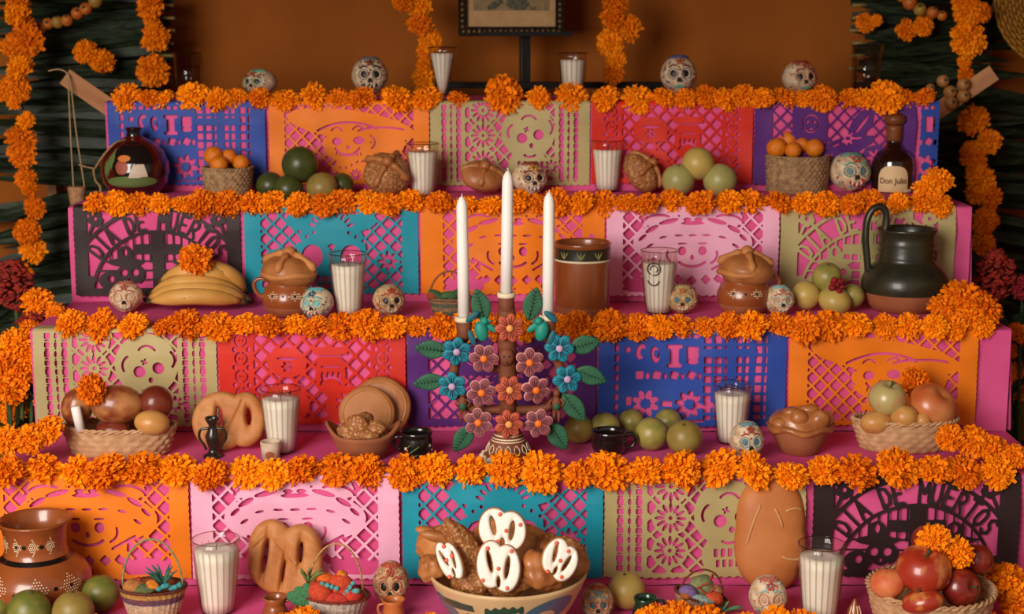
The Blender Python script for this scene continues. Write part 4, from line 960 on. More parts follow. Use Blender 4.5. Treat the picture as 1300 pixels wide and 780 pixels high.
# braided loaf, left
def f_braid(X,Y):
    y=Y-39; d=-mn(c_ell(X,y,-10,0,37,38),c_ell(X,y,20,2,27,35)); hole=mn(c_ell(X,y,-12,6,3.6,12,8),c_ell(X,y,25,6,3.4,11,4)); crease=np.abs(X-6-.15*y-8*np.sin(y*.05))+1.2+np.maximum(0,np.abs(y)-26); return mn(mn(d,hole*1.9),np.maximum(crease*1.6,.5))
slab('braided_loaf','pale braided loaf with two slits behind the small candlestick','bread',1,290,574,f_braid,(-50,50,-2,80),10,8,[m_bread],.30,wob=.12,cell=1.2)
def f_pretzel(X,Y):
    y=Y-50; d=-mn(mn(c_ell(X,y,0,-6,48,43),c_ell(X,y,-18,12,29,36)),c_ell(X,y,19,8,28,34))
    hole=mn(mn(c_ell(X,y,-25,2,2.8,22,-8),c_ell(X,y,20,6,2.6,13,-4)),c_ell(X,y,-2,-18,1.4,14,-8))
    cr=np.minimum(np.abs(X+24+.35*(y-24)*0-(y-26)*1.1)+np.maximum(0,np.abs(y-16)-16),np.abs(X-2-(y-6)*-.9)+np.maximum(0,np.abs(y-8)-14))+1.5
    return mn(mn(d,hole*1.9),np.maximum(cr*1.6,.5))
slab('pretzel_loaf','large pretzel shaped golden loaf before the pale pink paper','bread',0,362,758,f_pretzel,(-52,52,-2,102),11,8,[m_bread],.24,wob=.14,cell=1.2)
# upright oval loaf
root,k=T('oval_loaf','tall upright oval golden loaf with slashes beside the black paper','bread',0,977,748)
def sq(v,e): return math.copysign(abs(v)**e,v)
OV=lambda q: 1/((abs(q.x)**2.7+abs(q.z)**2.7+abs(q.y)**2.2)**(1/2.55))
def ov_mark(q): return OV(q)*(1-.05*math.exp(-((q.z+.02-.12*q.x)/.09)**2)*(q.x>.05)*(q.y<0)-.06*math.exp(-((q.z+.58)/.08)**2)*(q.x>.0)*(q.y<0)+.02*sin(q.z*6+q.x*3))
o=MB(k).ball((0,0,71),(45,21,71),40,30,fn=ov_mark).build('crust',mat('smooth_golden_crust',(198,124,66),.55,c2=(184,108,54),scale=14,bump=.15,bscale=80),root)
def ovp(x,z):
    dx,dz=x/45,(z-71)/71; t=.5
    lo,hi=0.0,1.2                                  # depth on the crust by bisection
    for _ in range(24):
        y=(lo+hi)/2; v=Vector((dx,-y,dz)); L=v.length
        if L<ov_mark(v/L): lo=y
        else: hi=y
    return (x,-lo*21-.2,z)
for pts in (((-16,112),(-25,88),(-33,60)),((2,108),(8,96),(12,84)),((16,104),(28,107),(38,104)),((12,46),(24,42),(36,42))):
    MB(k).tube(spline([ovp(x,z) for x,z in pts],5),[.7]+[1.7]*9+[.6],6).build('slash',m_pale,root)
root.rotation_euler=(-.10,0,0)
# two round flat loaves leaning on the riser
for px,py,d,th,lab,dy,m in ((485,570,78,13,'dark edged round loaf at the back, leaning on the red paper',.0,m_crust),(470,572,72,12,'round flat loaf in front of another, behind the clay dish',-.026,mat('flat_loaf_crust',(170,104,54),.6,c2=(186,124,70),scale=16,bump=.2,bscale=80))):
    p=on(1,px,551); p.y-=.026-dy*.6 if dy==0 else .06; o_=thing('round_loaf',lab,'bread',p,0,'round flat loaves'); k=mpp(p)
    MB(k).lathe([(0,-th*.5),(d*.40,-th*.5),(d*.49,-th*.2),(d*.5,th*.1),(d*.47,th*.42),(d*.36,th*.55),(0,th*.62)],40,fn=lambda r,z,t,q:r*(1+.012*sin(5*t))).build('crust',m,o_)
    b=MB(k); b.lathe([(d*.44,th*.40),(d*.425,th*.64),(d*.40,th*.52)],40,close=False); b.build('rim_crease',m_crust,o_)
    o_.children[0].rotation_euler=(radians(74),0,0); o_.children[1].rotation_euler=(radians(74),0,0); o_.children[0].location=o_.children[1].location=(0,0,d*.5*k)
# clay dishes holding bread
def dish(px,py,label,w,h,lip,m):
    root,k=T('clay_dish',label,'dish',1,px,py,'clay dishes with bread'); a=w/2
    prof=[(a*.62,0),(a*.70,2),(a*.86,h*.45),(a*.97,h*.85),(a,h)]; n=48
    f=lambda r,z,t,q:r
    up=lambda t: lip*abs(cos(t))**10
    b=MB(k); vs=[];fs=[]; rows=[(0,0)]+prof+[(a-3,h+.5)]+[(r-3.5,z) for r,z in prof[::-1] if z>3]+[(0,3)]
    for r,z in rows:
        for i in range(n):
            t=2*pi*i/n; e=up(t)*max(0,(z/h))**3; rr=r*(1+.22*abs(cos(t))**10*max(0,z/h)**3); vs.append((rr*cos(t),rr*sin(t),z+e))
    for q in range(len(rows)-1):
        for i in range(n): j=(i+1)%n; fs.append((q*n+i,q*n+j,(q+1)*n+j,(q+1)*n+i))
    b._add(vs,fs); b.build('bowl',m,root)
    return root,k
dl,kd=dish(462,580,'brown clay dish with raised ears holding dark sugared bread',80,32,14,m_raw)
root=thing('sugared_bread','dark sugared knotted bread in the eared clay dish','bread',Vector(dl.location)+Vector((0,0,14*kd)))
b=MB(kd).ball((0,0,12),(33,30,22),26,16,fn=lumpy(4,.07)); b.build('bun',m_sugar,root)
for c,r in (((-6,-14,30),(15,12,13)),((16,-12,26),(14,12,11)),((-20,-10,22),(13,11,11)),((4,-22,20),(18,9,8)),((0,4,34),(13,12,9))): MB(kd).ball(c,r,16,10,fn=lumpy(int(c[0]+40),.08)).build('dough_knot',m_sugar,root)
m_glz=mat('amber_glaze_crust',(184,116,62),.32,c2=(150,82,38),scale=22,detail=4,coat=.4,bump=.3,bscale=60)
dr,kd=dish(1015,574,'clay dish with a glazed loaf, left of the apple basket',72,34,4,m_raw)
root=thing('glazed_bread','glossy glazed loaf with knobs in the clay dish on the right','bread',Vector(dr.location)+Vector((0,0,16*kd)))
MB(kd).ball((0,0,18),(37,32,26),30,18,fn=lumpy(7,.06)).build('bun',m_glz,root)
MB(kd).tube([(38*cos(t),33*sin(t),17+2.5*sin(5*t)) for t in [2*pi*i/40 for i in range(41)]],4.4,8,cap=False).build('folded_rim',m_glossy,root)
for c,r in (((-6,-22,34),(11,8,11)),((20,-20,30),(12,9,13)),((10,-6,40),(12,9,8)),((-26,-14,24),(12,10,8)),((30,-8,30),(10,8,11)),((-14,-10,38),(10,8,7))): MB(kd).ball(c,r,16,10,fn=lumpy(int(c[0]+60),.07)).build('dough_knob',m_glossy,root)
# big painted bowl of bread
m_bowl=mat('cream_bowl',(216,180,132),.45,c2=(204,166,118),scale=14,coat=.3); m_bgreen=mat('bowl_green',(46,76,56),.4,coat=.3); m_bblue=mat('bowl_blue',(72,106,124),.4,coat=.3)
bowl,kw=T('painted_bowl','large cream bowl painted with green leaves and blue shapes','bowl',0,645,806)
BW=[(44,0),(50,4),(66,22),(82,46),(93,68),(99,82),(100,86)]
turned(bowl,kw,BW,m_bowl,None,0,4,60)
MB(kw).lathe([(interp(BW,z)+.4,z) for z in (0,8,20,34)],60,close=False).build('blue_foot',m_bblue,bowl)
for th,z,w,h,sh in ((-.75,66,26,6,lambda u,v:1-np.maximum(np.abs(u),np.abs(v)+.25*np.abs(u))),(-.05,66,24,9,lambda u,v:.75+.25*np.cos(u*14)-np.abs(v-.25*u)*1.1-.25*np.abs(u)),(-.32,52,30,6,lambda u,v:.7+.3*np.cos(u*16)-np.abs(v)-.2*np.abs(u))):
    paint_patch(kw,BW,th,z,w,h,'painted_leaf',m_bgreen,bowl,sh,.5)
paint_patch(kw,BW,.62,62,36,16,'blue_shape',m_bblue,bowl,lambda u,v:1-np.hypot(u,v-.25*u),.5)
paint_patch(kw,BW,.55,54,14,8,'cream_spot',m_bowl,bowl,None,.8); paint_patch(kw,BW,-1.1,50,26,22,'blue_shape',m_bblue,bowl,lambda u,v:1-np.hypot(u,v),.45)
y0=bowl.location.y; GB='breads heaped in the painted bowl'
def bowl_bread(px,py,Y,r,m,label,seed,rot=(0,0,0),knobs=()):
    p=at(px,py,Y); k=mpp(p); root=thing('sweet_bread',label,'bread',p,0,GB); MB(k).ball((0,0,0),r,40,28,rot=Euler(rot),fn=lumpy(seed,.13)).build('crust',m,root)
    for c,rr,mm in knobs: MB(k).ball(c,rr,16,10,rot=Euler(rot),fn=lumpy(seed+3,.06)).build('dough_ridge',mm,root)
bowl_bread(566,694,y0+.03,(38,28,31),m_bread,'large golden bread at the left of the bowl',1,(0,.2,0),(((-6,-24,20),(26,8,7),m_crust),((-22,-12,24),(16,10,6),m_bread)))
bowl_bread(597,703,y0-.035,(19,16,45),m_sugar,'dark sesame crusted strip of bread leaning left in the bowl',2,(0,-.55,0))
bowl_bread(602,738,y0-.045,(28,22,22),m_sugar,'sesame crusted bread low at the front of the bowl',9,(0,.3,0))
bowl_bread(640,690,y0+.045,(50,22,30),m_bread,'golden bread at the back of the bowl behind the icing',3,(0,.1,0))
bowl_bread(708,704,y0+.03,(36,28,27),m_sugar,'sesame crusted bread at the right of the bowl',6,(0,.35,0),(((-8,-20,14),(18,10,8),m_crust),))
bowl_bread(652,742,y0-.06,(26,18,16),m_sugar,'sesame bread low in the middle front of the bowl',12,(0,-.2,0))
bowl_bread(730,716,y0-.01,(18,18,20),m_crust,'brown bread end at the far right of the bowl',14,(0,.2,0))
bowl_bread(548,722,y0-.02,(18,18,18),m_crust,'brown bread end at the far left of the bowl',15,(0,.2,0))
bowl_bread(688,728,y0-.06,(31,20,24),m_glossy,'glossy dark bread at the right front of the bowl',8,(0,.5,0))
def f_ice(slots,w,h):
    def fn(X,Y):
        d=-mn(mn(c_ell(X,Y,-w*.17,h*.06,w*.33,h*.46),c_ell(X,Y,w*.17,-h*.02,w*.33,h*.46)),c_box(X,Y,0,0,w*.25,h*.3))
        for (cx,cy,rx,ry,a) in slots: d=mn(d,c_ell(X,Y,cx*w,cy*h,rx*w,ry*h,a))
        return d
    return fn
SL=[(-.2,.12,.06,.24,12),(.2,.0,.06,.24,-8),(0,-.28,.05,.12,0)]
for px,py,Y,w,h,rz,tl,lab,spr in ((638,674,y0-.062,60,54,0,.25,'upper white iced biscuit with red dots standing in the bowl',[(-.05,.38),(-.1,-.25),(.08,.0),(.38,.14)]),(633,721,y0-.088,55,64,0,.3,'lower white iced biscuit with red dots at the front of the bowl',[(-.25,.38),(-.36,-.25),(0,-.02),(.3,.32),(.2,-.4)]),
   (571,713,y0-.085,28,52,-.4,.35,'narrow white iced biscuit at the left of the bowl',[(0,.38),(.2,.1),(-.1,.05),(-.25,-.35)]),(711,712,y0-.088,46,50,.45,.3,'white iced biscuit leaning right in the bowl',[(-.3,.36),(.1,.3),(0,.0),(.22,-.36),(-.2,-.38)])):
    p=at(px,py,Y); k=mpp(p); root=thing('iced_biscuit',lab,'biscuit',p,0,'iced biscuits in the painted bowl'); root.rotation_euler=Euler((-tl,rz,0))
    link('icing',puff_mesh('icing',f_ice(SL,w,h),(-w*.56,w*.56,-h*.56,h*.56),1.3,k,3.2,3.0,[m_icing]),root)
    o=link('biscuit',puff_mesh('biscuit',f_ice([(c[0],c[1],c[2]*.6,c[3]*.85,c[4]) for c in SL],w+3,h+3),(-w*.6,w*.6,-h*.6,h*.6),1.5,k,3.2,3.0,[m_crust]),root); o.location=(0,3.0*k,0)
    for sx,sz in spr: MB(k).ball((sx*w,-3.3,sz*h),(2.8,1.0,2.8),10,6).build('red_dot',m_sprk,root)
# bananas
m_ban=mat('banana_skin',(214,162,84),.5,c2=(196,138,62),scale=16,detail=4,spec=.35); m_bantip=mat('banana_tip',(70,46,24),.7); m_spot=mat('banana_spot',(92,58,26),.7)
yb=on(2,250,392).y
for i,(xa,ya,xb,yb_,xm,ym,r,dy,lab) in enumerate(((206,356,306,366,255,346,12.5,.018,'topmost banana of the bunch under a marigold'),(194,374,311,380,250,362,12.5,.0,'second banana from the top of the bunch'),(191,390,311,391,250,380,12.5,-.012,'third banana from the top of the bunch'),(194,400,306,400,248,394,11,-.03,'lowest front banana of the bunch'),(226,350,310,376,280,346,12,.034,'banana at the back right of the bunch'))):
    p0=at(xa,ya,yb+dy-.01); p2=at(xb,yb_,yb+dy+.01); p1=at(xm*2-(xa+xb)/2,ym*2-(ya+yb_)/2,yb+dy-.05); c=(p0+p2)/2; c.z=max(2*R,c.z-.02); k=mpp(c)
    root=thing('banana',lab,'banana',c,0,'bananas'); P=crv(p0-c,p1-c,p2-c,16)
    zmin=min(v.z for v in P)+c.z-r*k; up=max(0,2*R+.001-zmin); P=[v+Vector((0,0,up)) for v in P]
    MB().tube(P,[r*k*q for q in (.25,.5,.74,.9,.98,1,1,1,1,1,1,.97,.9,.75,.5,.32)],6+2).build('peel',m_ban,root)
    MB().tube([P[0]*1.0,P[0]*2-P[1]],[r*k*.28,r*k*.22],8).build('tip',m_bantip,root); MB().tube([P[-1],P[-1]*2.2-P[-2]*1.2],[r*k*.36,r*k*.3],8).build('stem',m_bantip,root)
    rnd=random.Random(i)
    for j in range(3):
        q=P[rnd.randrange(4,12)]+Vector((0,-r*k*.93,r*k*rnd.uniform(-.2,.3))); MB().ball(q,(r*k*.16,r*k*.06,r*k*.07),8,5).build('brown_spot',m_spot,root)
loose_bloom('marigold head sitting on top of the bananas',249,329,23,yb-.02,3,.6)
# ------------------------------------------------------------------ clay flower candelabrum (tree of life)
m_terra=mat('terracotta',(132,72,44),.65,c2=(112,58,34),scale=20,bump=.1,bscale=150)
m_fl_t=mat('petal_terracotta',(190,86,58),.6); m_fl_b=mat('petal_turquoise',(24,128,146),.55); m_fl_m=mat('petal_mauve',(138,70,76),.6)
m_rim_b=mat('petal_line_blue',(14,62,84),.6); m_rim_m=mat('petal_rim_pink',(220,154,146),.6); m_ln_m=mat('petal_line_plum',(64,22,32),.6); m_ln_t=mat('petal_line_rust',(128,48,32),.6)
m_ct_o=mat('centre_orange',(246,120,26),.5); m_ct_l=mat('centre_lilac',(196,160,196),.5); m_ct_y=mat('centre_apricot',(236,160,84),.5)
m_leaf=mat('leaf_green',(44,104,70),.55,c2=(34,86,58),scale=60); m_vein=mat('leaf_vein',(28,62,42),.6); m_bird=mat('bird_turquoise',(24,140,122),.5); m_wing=mat('wing_blue',(20,96,108),.55)
root,k=T('flower_candelabrum','clay candelabrum covered in painted flowers, leaves and birds','candelabrum',1,645,584)
tree=root; BX,BY=645,584; G=root.location
def q(px,py,dy=0): return Vector(((px-BX),dy,(BY-py)*1.02))           # local px coordinates
BP2=[(34,0),(33,5),(29,12),(22,26),(16,38),(13,48)]
base=turned(root,k,BP2,m_terra,None,0,3,40,'base')
b=MB(k)
b.lathe([(34.2,.3),(33.8,4.5),(33.0,6.0)],64,fn=lambda r,z,t,j:r+.3,close=False); 
for i in range(16):
    t=2*pi*i/16; r=interp(BP2,6); b.ball((r*cos(t),r*sin(t),6),(4.5,4.5,3.4),8,5)
b.build('white_hem',m_cream,base)
pts=[]
b=MB(k)
for i in range(14):
    t=2*pi*i/14
    for s in (-1,1):
        b.tube([((interp(BP2,z)+.4)*sin(t+s*w),-(interp(BP2,z)+.4)*cos(t+s*w),z) for z,w in ((12,0),(16,.14),(20,.13),(24,.0))],.6,5)
for z in (27,30,34): b.lathe([(interp(BP2,z)+.3,z),(interp(BP2,z+1)+.5,z+.6),(interp(BP2,z+1.2)+.3,z+1.2)],40,close=False)
stuff(b.build('white_painting',m_cream,base))
MB(k).tube([q(645,545,4),q(645,500,5),q(644,450,5),q(643,405,3),q(643,385,2)],[12,11,12,12,10],14).build('trunk',m_terra,root)
# a small face on the trunk
MB(k).ball(q(643,452,-6),(10,7,12),18,12).build('face',m_terra,root)
stuff(MB(k).ball(q(640,450,-12.5),(1.6,1,1.2),8,5).ball(q(646.5,450,-12.5),(1.6,1,1.2),8,5).ball(q(643,458,-12),(2.6,1,1),8,5).build('face_paint',m_black,root))
for s,pts in ((-1,[(645,520),(600,520),(578,490),(580,455),(590,430)]),(1,[(645,520),(690,520),(712,490),(706,452),(696,430)])):
    MB(k).tube(spline([q(x,y,6) for x,y in pts],6),6.5,10).build('branch',m_terra,root)
    MB(k).tube(spline([q(645,470,6),q(645-s*-24,468,6),q(645+s*44,455,6)],5),5,8).build('twig',m_terra,root)
CUPS=[(590,404,430),(643,374,398),(695,402,428)]
for cx,cy,yb_ in CUPS:
    c=MB(k).lathe([(0,0),(7,0),(9,4),(10.5,(yb_-cy)),(8.5,(yb_-cy)),(8,6),(0,6)],24,c=q(cx,yb_,0)).build('candle_cup',m_terra,root)
    MB(k).lathe([(8.4,0),(11.2,.5),(11.8,3.5),(11,6.5),(8.4,6.8)],28,c=q(cx,cy+5,0),close=False).build('white_ring',m_cream,c)
def clay_flower(px,py,r,kind,dy):
    mp,ml,mc,mr={'t':(m_fl_t,m_ln_t,m_ct_y,None),'b':(m_fl_b,m_rim_b,m_ct_l,None),'m':(m_fl_m,m_ln_m,m_ct_o,m_rim_m)}[kind]
    n=7 if kind=='t' else 6; c=q(px,py,dy); rot=RB.uniform(0,1)
    def fn(X,Y):
        d=None
        for i in range(n):
            a=2*pi*i/n+rot; e=c_ell(X,Y,.6*r*cos(a),.6*r*sin(a),.42*r,.36*r if n==6 else .31*r,math.degrees(a)); d=e if d is None else mn(d,e)
        return -mn(d,c_circ(X,Y,0,0,.5*r))
    f=link('flower',puff_mesh('flower',fn,(-r*1.1,r*1.1,-r*1.1,r*1.1),r*.07,k,2.6,3.0,[mr or mp]),root,c*k)
    if mr:
        g=link('petal_face',puff_mesh('petal_face',lambda X,Y:fn(X,Y)-r*.055,(-r,r,-r,r),r*.07,k,1.2,2.0,[mp]),f); g.location=(0,-2.0*k,0)
    b=MB(k)
    for i in range(n):
        for w in (-.26,0,.26):
            a=2*pi*i/n+rot+w; L=.84 if w==0 else .72
            b.tube([(r*.26*cos(a),-3.0,r*.26*sin(a)),(r*.55*cos(a),-3.5,r*.55*sin(a)),(r*L*cos(a),-2.8,r*L*sin(a))],[.5,.55,.25],4)
    stuff(b.build('petal_lines',ml,f))
    MB(k).ball((0,-3.4,0),(r*.25,2.6,r*.25),14,8).build('flower_centre',mc,f)
    f.rotation_euler=(RB.uniform(-.12,.12),RB.uniform(-.15,.15),RB.uniform(-.15,.15))
    MB(k).tube([c+Vector((0,1,0)),Vector((c.x*.8,4,c.z))],2.5,6).build('flower_stalk',m_terra,root)
for px,py,kd,dy in ((647,414,'t',-14),(647,491,'t',-16),(646,532,'t',-24),(581,444,'b',-10),(575,488,'b',-8),(709,440,'b',-10),(719,479,'b',-8),(615,452,'m',-13),(672,457,'m',-13),(612,495,'m',-13),(680,491,'m',-15),(608,532,'m',-16),(683,533,'m',-16)):
    clay_flower(px,py,18.5,kd,dy)
def clay_leaf(px,py,L,w,ang,dy=-3):
    def fn(X,Y): return 1.0*(w/2*np.maximum(0,np.sin(np.clip((X/L+.5),0,1)*pi))**.75*(1+.25*(-X/L))-np.abs(Y))-.15
    f=link('leaf',puff_mesh('leaf',fn,(-L/2,L/2,-w*.7,w*.7),1.1,k,1.6,3.0,[m_leaf]),root,q(px,py,dy)*k); f.rotation_euler=(0,-radians(ang),0)
    b=MB(k); b.tube([(-L*.46,-1.7,0),(0,-1.9,0),(L*.44,-1.2,0)],[.9,.7,.3],5)
    for i in range(-3,4):
        x=i*L*.11
        for s in (-1,1): b.tube([(x,-1.8,0),(x+L*.11,-1.2,s*w*.30)],[.55,.3],4)
    stuff(b.build('leaf_veins',m_vein,f))
for a in ((611,388,44,25,105),(676,386,44,25,76),(549,443,42,24,172),(546,484,42,22,188),(741,437,40,24,14),(749,476,42,24,-22),(728,516,46,25,-52),(708,553,42,26,-58),(588,556,42,24,-124)): clay_leaf(*a)
for s,cx in ((-1,612),(1,687)):                    # birds
    c=q(cx,418,-14)
    bd=MB(k).ball((0,0,0),(8.5,6,13),18,12,rot=Euler((0,s*.25,0))).build('bird',m_bird,root,c*k)
    MB(k).ball((s*-4,-1,13),(5.5,5,5.5),14,10).build('bird_head',m_bird,bd); MB(k).tube([(s*-8,-2,14),(s*-14,-3,13)],[1.8,.3],6).build('beak',m_bird,bd)
    for w,(ang,dx,dz) in enumerate(((s*-50,s*11,18),(s*20,s*12,-9),(s*55,s*-10,5))):
        wg=MB(k).ball((0,0,0),(4.2,1.8,10.5),12,8).build('wing',m_bird if w==2 else m_wing,bd,Vector((dx,2,dz))*k); wg.rotation_euler=(0,radians(ang),0)
for s,cx in ((-1,588),(1,706)):                    # little clay figures under the outer flowers
    c=q(cx,512,-4); fg=MB(k).ball((0,0,0),(6,5,11),14,10).build('clay_figure',m_terra,root,c*k)
    MB(k).ball((0,-1,15),(4.8,4.8,5.4),12,8).build('figure_head',m_terra,fg); MB(k).ball((0,-3.4,-2),(4.6,2.6,5),12,8).build('green_skirt',m_leaf,fg)
    for e in (-1,1): MB(k).tube([(e*2.5,0,-8),(e*3,-1,-16),(e*2.6,-1,-23)],[2.6,2.2,1.6],8).build('figure_leg',m_terra,fg); MB(k).tube([(e*5,0,7),(e*9.5,-1,2),(e*6,-2,-3)],[1.8,1.6,1.2],8).build('figure_arm',m_terra,fg)
for (cx,cy,yb_),top,lab in zip(CUPS,(248,217,243),('left white taper of the three on the candelabrum','tall centre white taper on the candelabrum','right white taper of the three on the candelabrum')):
    p=Vector(G)+q(cx,cy+3,0)*k; h=cy-top; t=thing('taper_candle',lab,'candle',p,0,'white tapers')
    MB(k).lathe([(0,0),(7.4,0),(7.3,h*.5),(6.9,h-14),(5.6,h-7),(2.4,h-1.5),(0,h-.5)],22).build('wax',m_wax,t); MB(k).tube([(0,0,h-1.5),(.3,0,h+2.5)],.6,5).build('wick',m_wax,t)
    t.rotation_euler=(0,{590:-.012,643:.012,695:.004}[cx],0)
# ------------------------------------------------------------------ miniature handled baskets with yarn flowers
def yarn(c): return mat('yarn_%d_%d_%d'%c,c,.9,c2=tuple(int(v*.8) for v in c),scale=200,bump=.6,bscale=260)
def mini_basket(level,px,py,rt,rb,h,label,bands,hand,tilt=0,rimc=(110,52,36),handc=(196,150,90),sy=.75,lean=0):
    root,k=T('miniature_basket',label,'basket',level,px,py,'miniature handled baskets',0); N=30
    root.rotation_euler=(lean,tilt,0); nb=len(bands); b=MB(k); ms=[]
    for i,c in enumerate(bands):
        b.mi=i; ms.append(yarn(c)); z0,z1=h*i/nb,h*(i+1)/nb; rz=lambda z:rb+(rt-rb)*(z/h)**.8
        prof=[(rz(z0+(z1-z0)*j/4),z0+(z1-z0)*j/4) for j in range(5)]
        if i==0: prof=[(0,0)]+prof
        b.lathe(prof,N*4,fn=lambda r,z,t,q:r*(1+.018*cos(N*t)),close=False,sy=sy)
    b.mi=0; b.lathe([(rt-2,h),(rt-3,h*.75),(0,h*.7)],40,close=False,sy=sy)
    b.build('woven_body',ms,root)
    b=MB(k)
    for s in range(2): b.tube([((rt+1.1*cos(24*t+s*pi))*cos(t),(rt+1.1*cos(24*t+s*pi))*sin(t)*sy,h+1.1*sin(24*t+s*pi)) for t in [2*pi*i/120 for i in range(121)]],1.3,5,cap=False)
    stuff(b.build('twisted_rim',yarn(rimc),root))
    hw,hh=hand; MB(k).tube([(hw*cos(t),0,h+hh*sin(t)) for t in [pi*i/24 for i in range(25)]],1.3,6).build('handle',yarn(handc),root)
    return root,k
def yball(root,k,c,r,col,name='yarn_ball'): return MB(k).ball(c,r,14,9,fn=lumpy(int(c[0]*3+50),.08)).build(name,yarn(col),root)
def tuft(root,k,c,col,n,L,spread,r=1.2,name='yarn_tuft',seed=0):
    rnd=random.Random(seed+int(c[0])); b=MB(k)
    for i in range(n):
        d=Vector((rnd.uniform(-spread,spread),rnd.uniform(-.6,.2),1)).normalized(); c0=Vector(c); b.tube(crv(c0,c0+d*L*.6,c0+d*L+Vector((d.x*L*.4,0,-L*.15)),5),[r,r*1.2,r*1.1,r*.8,r*.3],5)
    return stuff(b.build(name,yarn(col),root))
root,k=mini_basket(0,196,792,42,26,50,'small striped basket with teal sprig at lower left',[(168,84,44),(166,80,44),(206,168,130),(206,172,138),(104,74,96),(190,140,70)],(38,62),handc=(150,150,106))
tuft(root,k,(14,-4,50),(56,110,92),9,36,.6,1.8,'agave_sprig')
yball(root,k,(2,-14,54),(10,9,9),(230,130,30)); yball(root,k,(-22,-10,52),(16,12,9),(190,120,60)); yball(root,k,(-6,-18,52),(14,9,7),(96,104,60))
for i in range(6): yball(root,k,(12+i*5,-18+3*(i%2),53+2*(i%3)),(4,4,3.5),(70,160,160),'yarn_bead')
yball(root,k,(-16,-4,58),(5,5,5),(180,60,40))
root,k=mini_basket(0,424,788,43,32,36,'small basket of red yarn fruit with a green leaf, lower left centre',[(206,186,166),(196,170,150),(206,188,170)],(35,66),.06,(140,52,36),sy=.8)
yball(root,k,(-16,-18,42),(17,15,14),(216,74,40)); yball(root,k,(6,-8,50),(17,15,15),(226,80,44)); yball(root,k,(22,-16,42),(15,13,11),(214,62,44)); yball(root,k,(4,-24,38),(16,10,9),(208,60,44)); yball(root,k,(-12,-2,54),(12,10,10),(236,106,30)); yball(root,k,(8,-6,64),(7,7,6),(238,130,36))
for x0,z0,x1,z1 in ((-14,57,4,52),(14,44,24,60),(26,50,30,50)):
    for i in range(4): t=i/3; yball(root,k,(x0+(x1-x0)*t,-24,z0+(z1-z0)*t),(3.2,3,3.2),(90,176,176),'yarn_bead')
for d in (-1,0,1):
    o=MB(k).ball((0,0,0),(9,5,16),14,9).build('yarn_leaf',yarn((70,130,84)),root,Vector((-38+d*6,-18,36+d*3))*k); o.rotation_euler=(0,-.7+.5*d,0)
tuft(root,k,(-34,-4,50),(130,140,74),7,26,.8,1.8,'yarn_sprig')
root,k=mini_basket(0,884,778,33,24,24,'small tilted basket of purple and orange yarn beside the oval loaf',[(176,112,72),(190,140,110)],(27,34),.22,(110,52,30),(120,56,34),sy=.8)
yball(root,k,(-18,-12,28),(13,11,9),(134,104,160)); yball(root,k,(14,-14,26),(13,10,10),(216,84,40)); yball(root,k,(0,-20,25),(15,8,6),(150,170,160)); yball(root,k,(-2,0,36),(16,13,14),(136,140,92)); yball(root,k,(-22,-16,24),(8,7,6),(176,96,40)); yball(root,k,(16,-4,34),(10,9,8),(186,120,80))
MB(k).tube(spline([(-10,-14,36),(0,-17,46),(10,-15,40),(2,-17,33),(-8,-15,38)],5),1.0,5).build('red_trim',yarn((186,74,50)),root)
tuft(root,k,(30,-10,12),(110,160,116),6,22,1.2,2.0,'yarn_sprig'); tuft(root,k,(6,-2,46),(190,80,60),2,14,.4,1.2,'yarn_stalk')
root,k=mini_basket(2,571,398,27,20,20,'small basket with green leaves partly behind the left taper',[(86,100,70),(146,116,84),(90,96,70),(150,110,80)],(25,34),0,(140,104,70),(150,96,60),sy=.75)
for x,r,c in ((-14,.5,(64,96,54)),(-4,-.2,(74,110,60)),(6,-.7,(60,92,54))):
    o=MB(k).ball((0,0,0),(14,6,5),14,9).build('yarn_leaf',yarn(c),root,Vector((x,-10,25))*k); o.rotation_euler=(0,r,0)
yball(root,k,(-22,-10,24),(8,6,5),(170,70,40)); yball(root,k,(14,-8,26),(9,7,7),(214,120,120))
# ------------------------------------------------------------------ picture, stand, palm screens, garlands, side flowers
m_frame=mat('black_gilt_frame',(24,16,10),.7,c2=(70,48,22),scale=90,detail=4,contrast=(.5,.75),spec=.1); m_blackw=mat('black_lacquer',(16,11,9),.55,spec=.15); m_mat=mat('aged_paper',(190,150,100),.7,c2=(176,134,86),scale=30)
PY=1.46
p0=at(649,46,PY); k=mpp(p0); root=thing('framed_picture','framed print in an ornate dark frame at the top centre','picture',p0)
Wp,Hp=134,150
for nm,c,h in (('frame_rail',(0,0,6),(Wp/2,5,6)),('frame_rail',(0,0,Hp-6),(Wp/2,5,6)),('frame_stile',(-Wp/2+5.5,0,Hp/2),(5.5,5,Hp/2-12)),('frame_stile',(Wp/2-5.5,0,Hp/2),(5.5,5,Hp/2-12))): MB(k).box(c,h).build(nm,m_frame,root)
b=MB(k); m_gilt=mat('worn_gilt',(120,92,48),.4,metal=.4)
for i in range(19):
    for z in (6,Hp-6): b.ball((-60+i*6.7,-5,z),(2.6,2,2.4+(i%2)),8,5)
for i in range(19):
    for x in (-61.5,61.5): b.ball((x,-5,12+i*7),(2.2+(i%2)*.6,2,2.6),8,5)
stuff(b.build('carved_beading',m_gilt,root))
MB(k).box((0,2,Hp/2),(56.5,1,Hp/2-11)).build('mount',m_mat,root)
m_print=mat('faded_engraving',(150,122,80),.7,c2=(122,104,70),scale=40)
MB(k).box((0,.6,82),(48,.6,50)).build('print',m_print,root)
b=MB(k); rnd=random.Random(4); m_eng=mat('engraving_ink',(62,68,54),.7,c2=(92,92,70),scale=120)
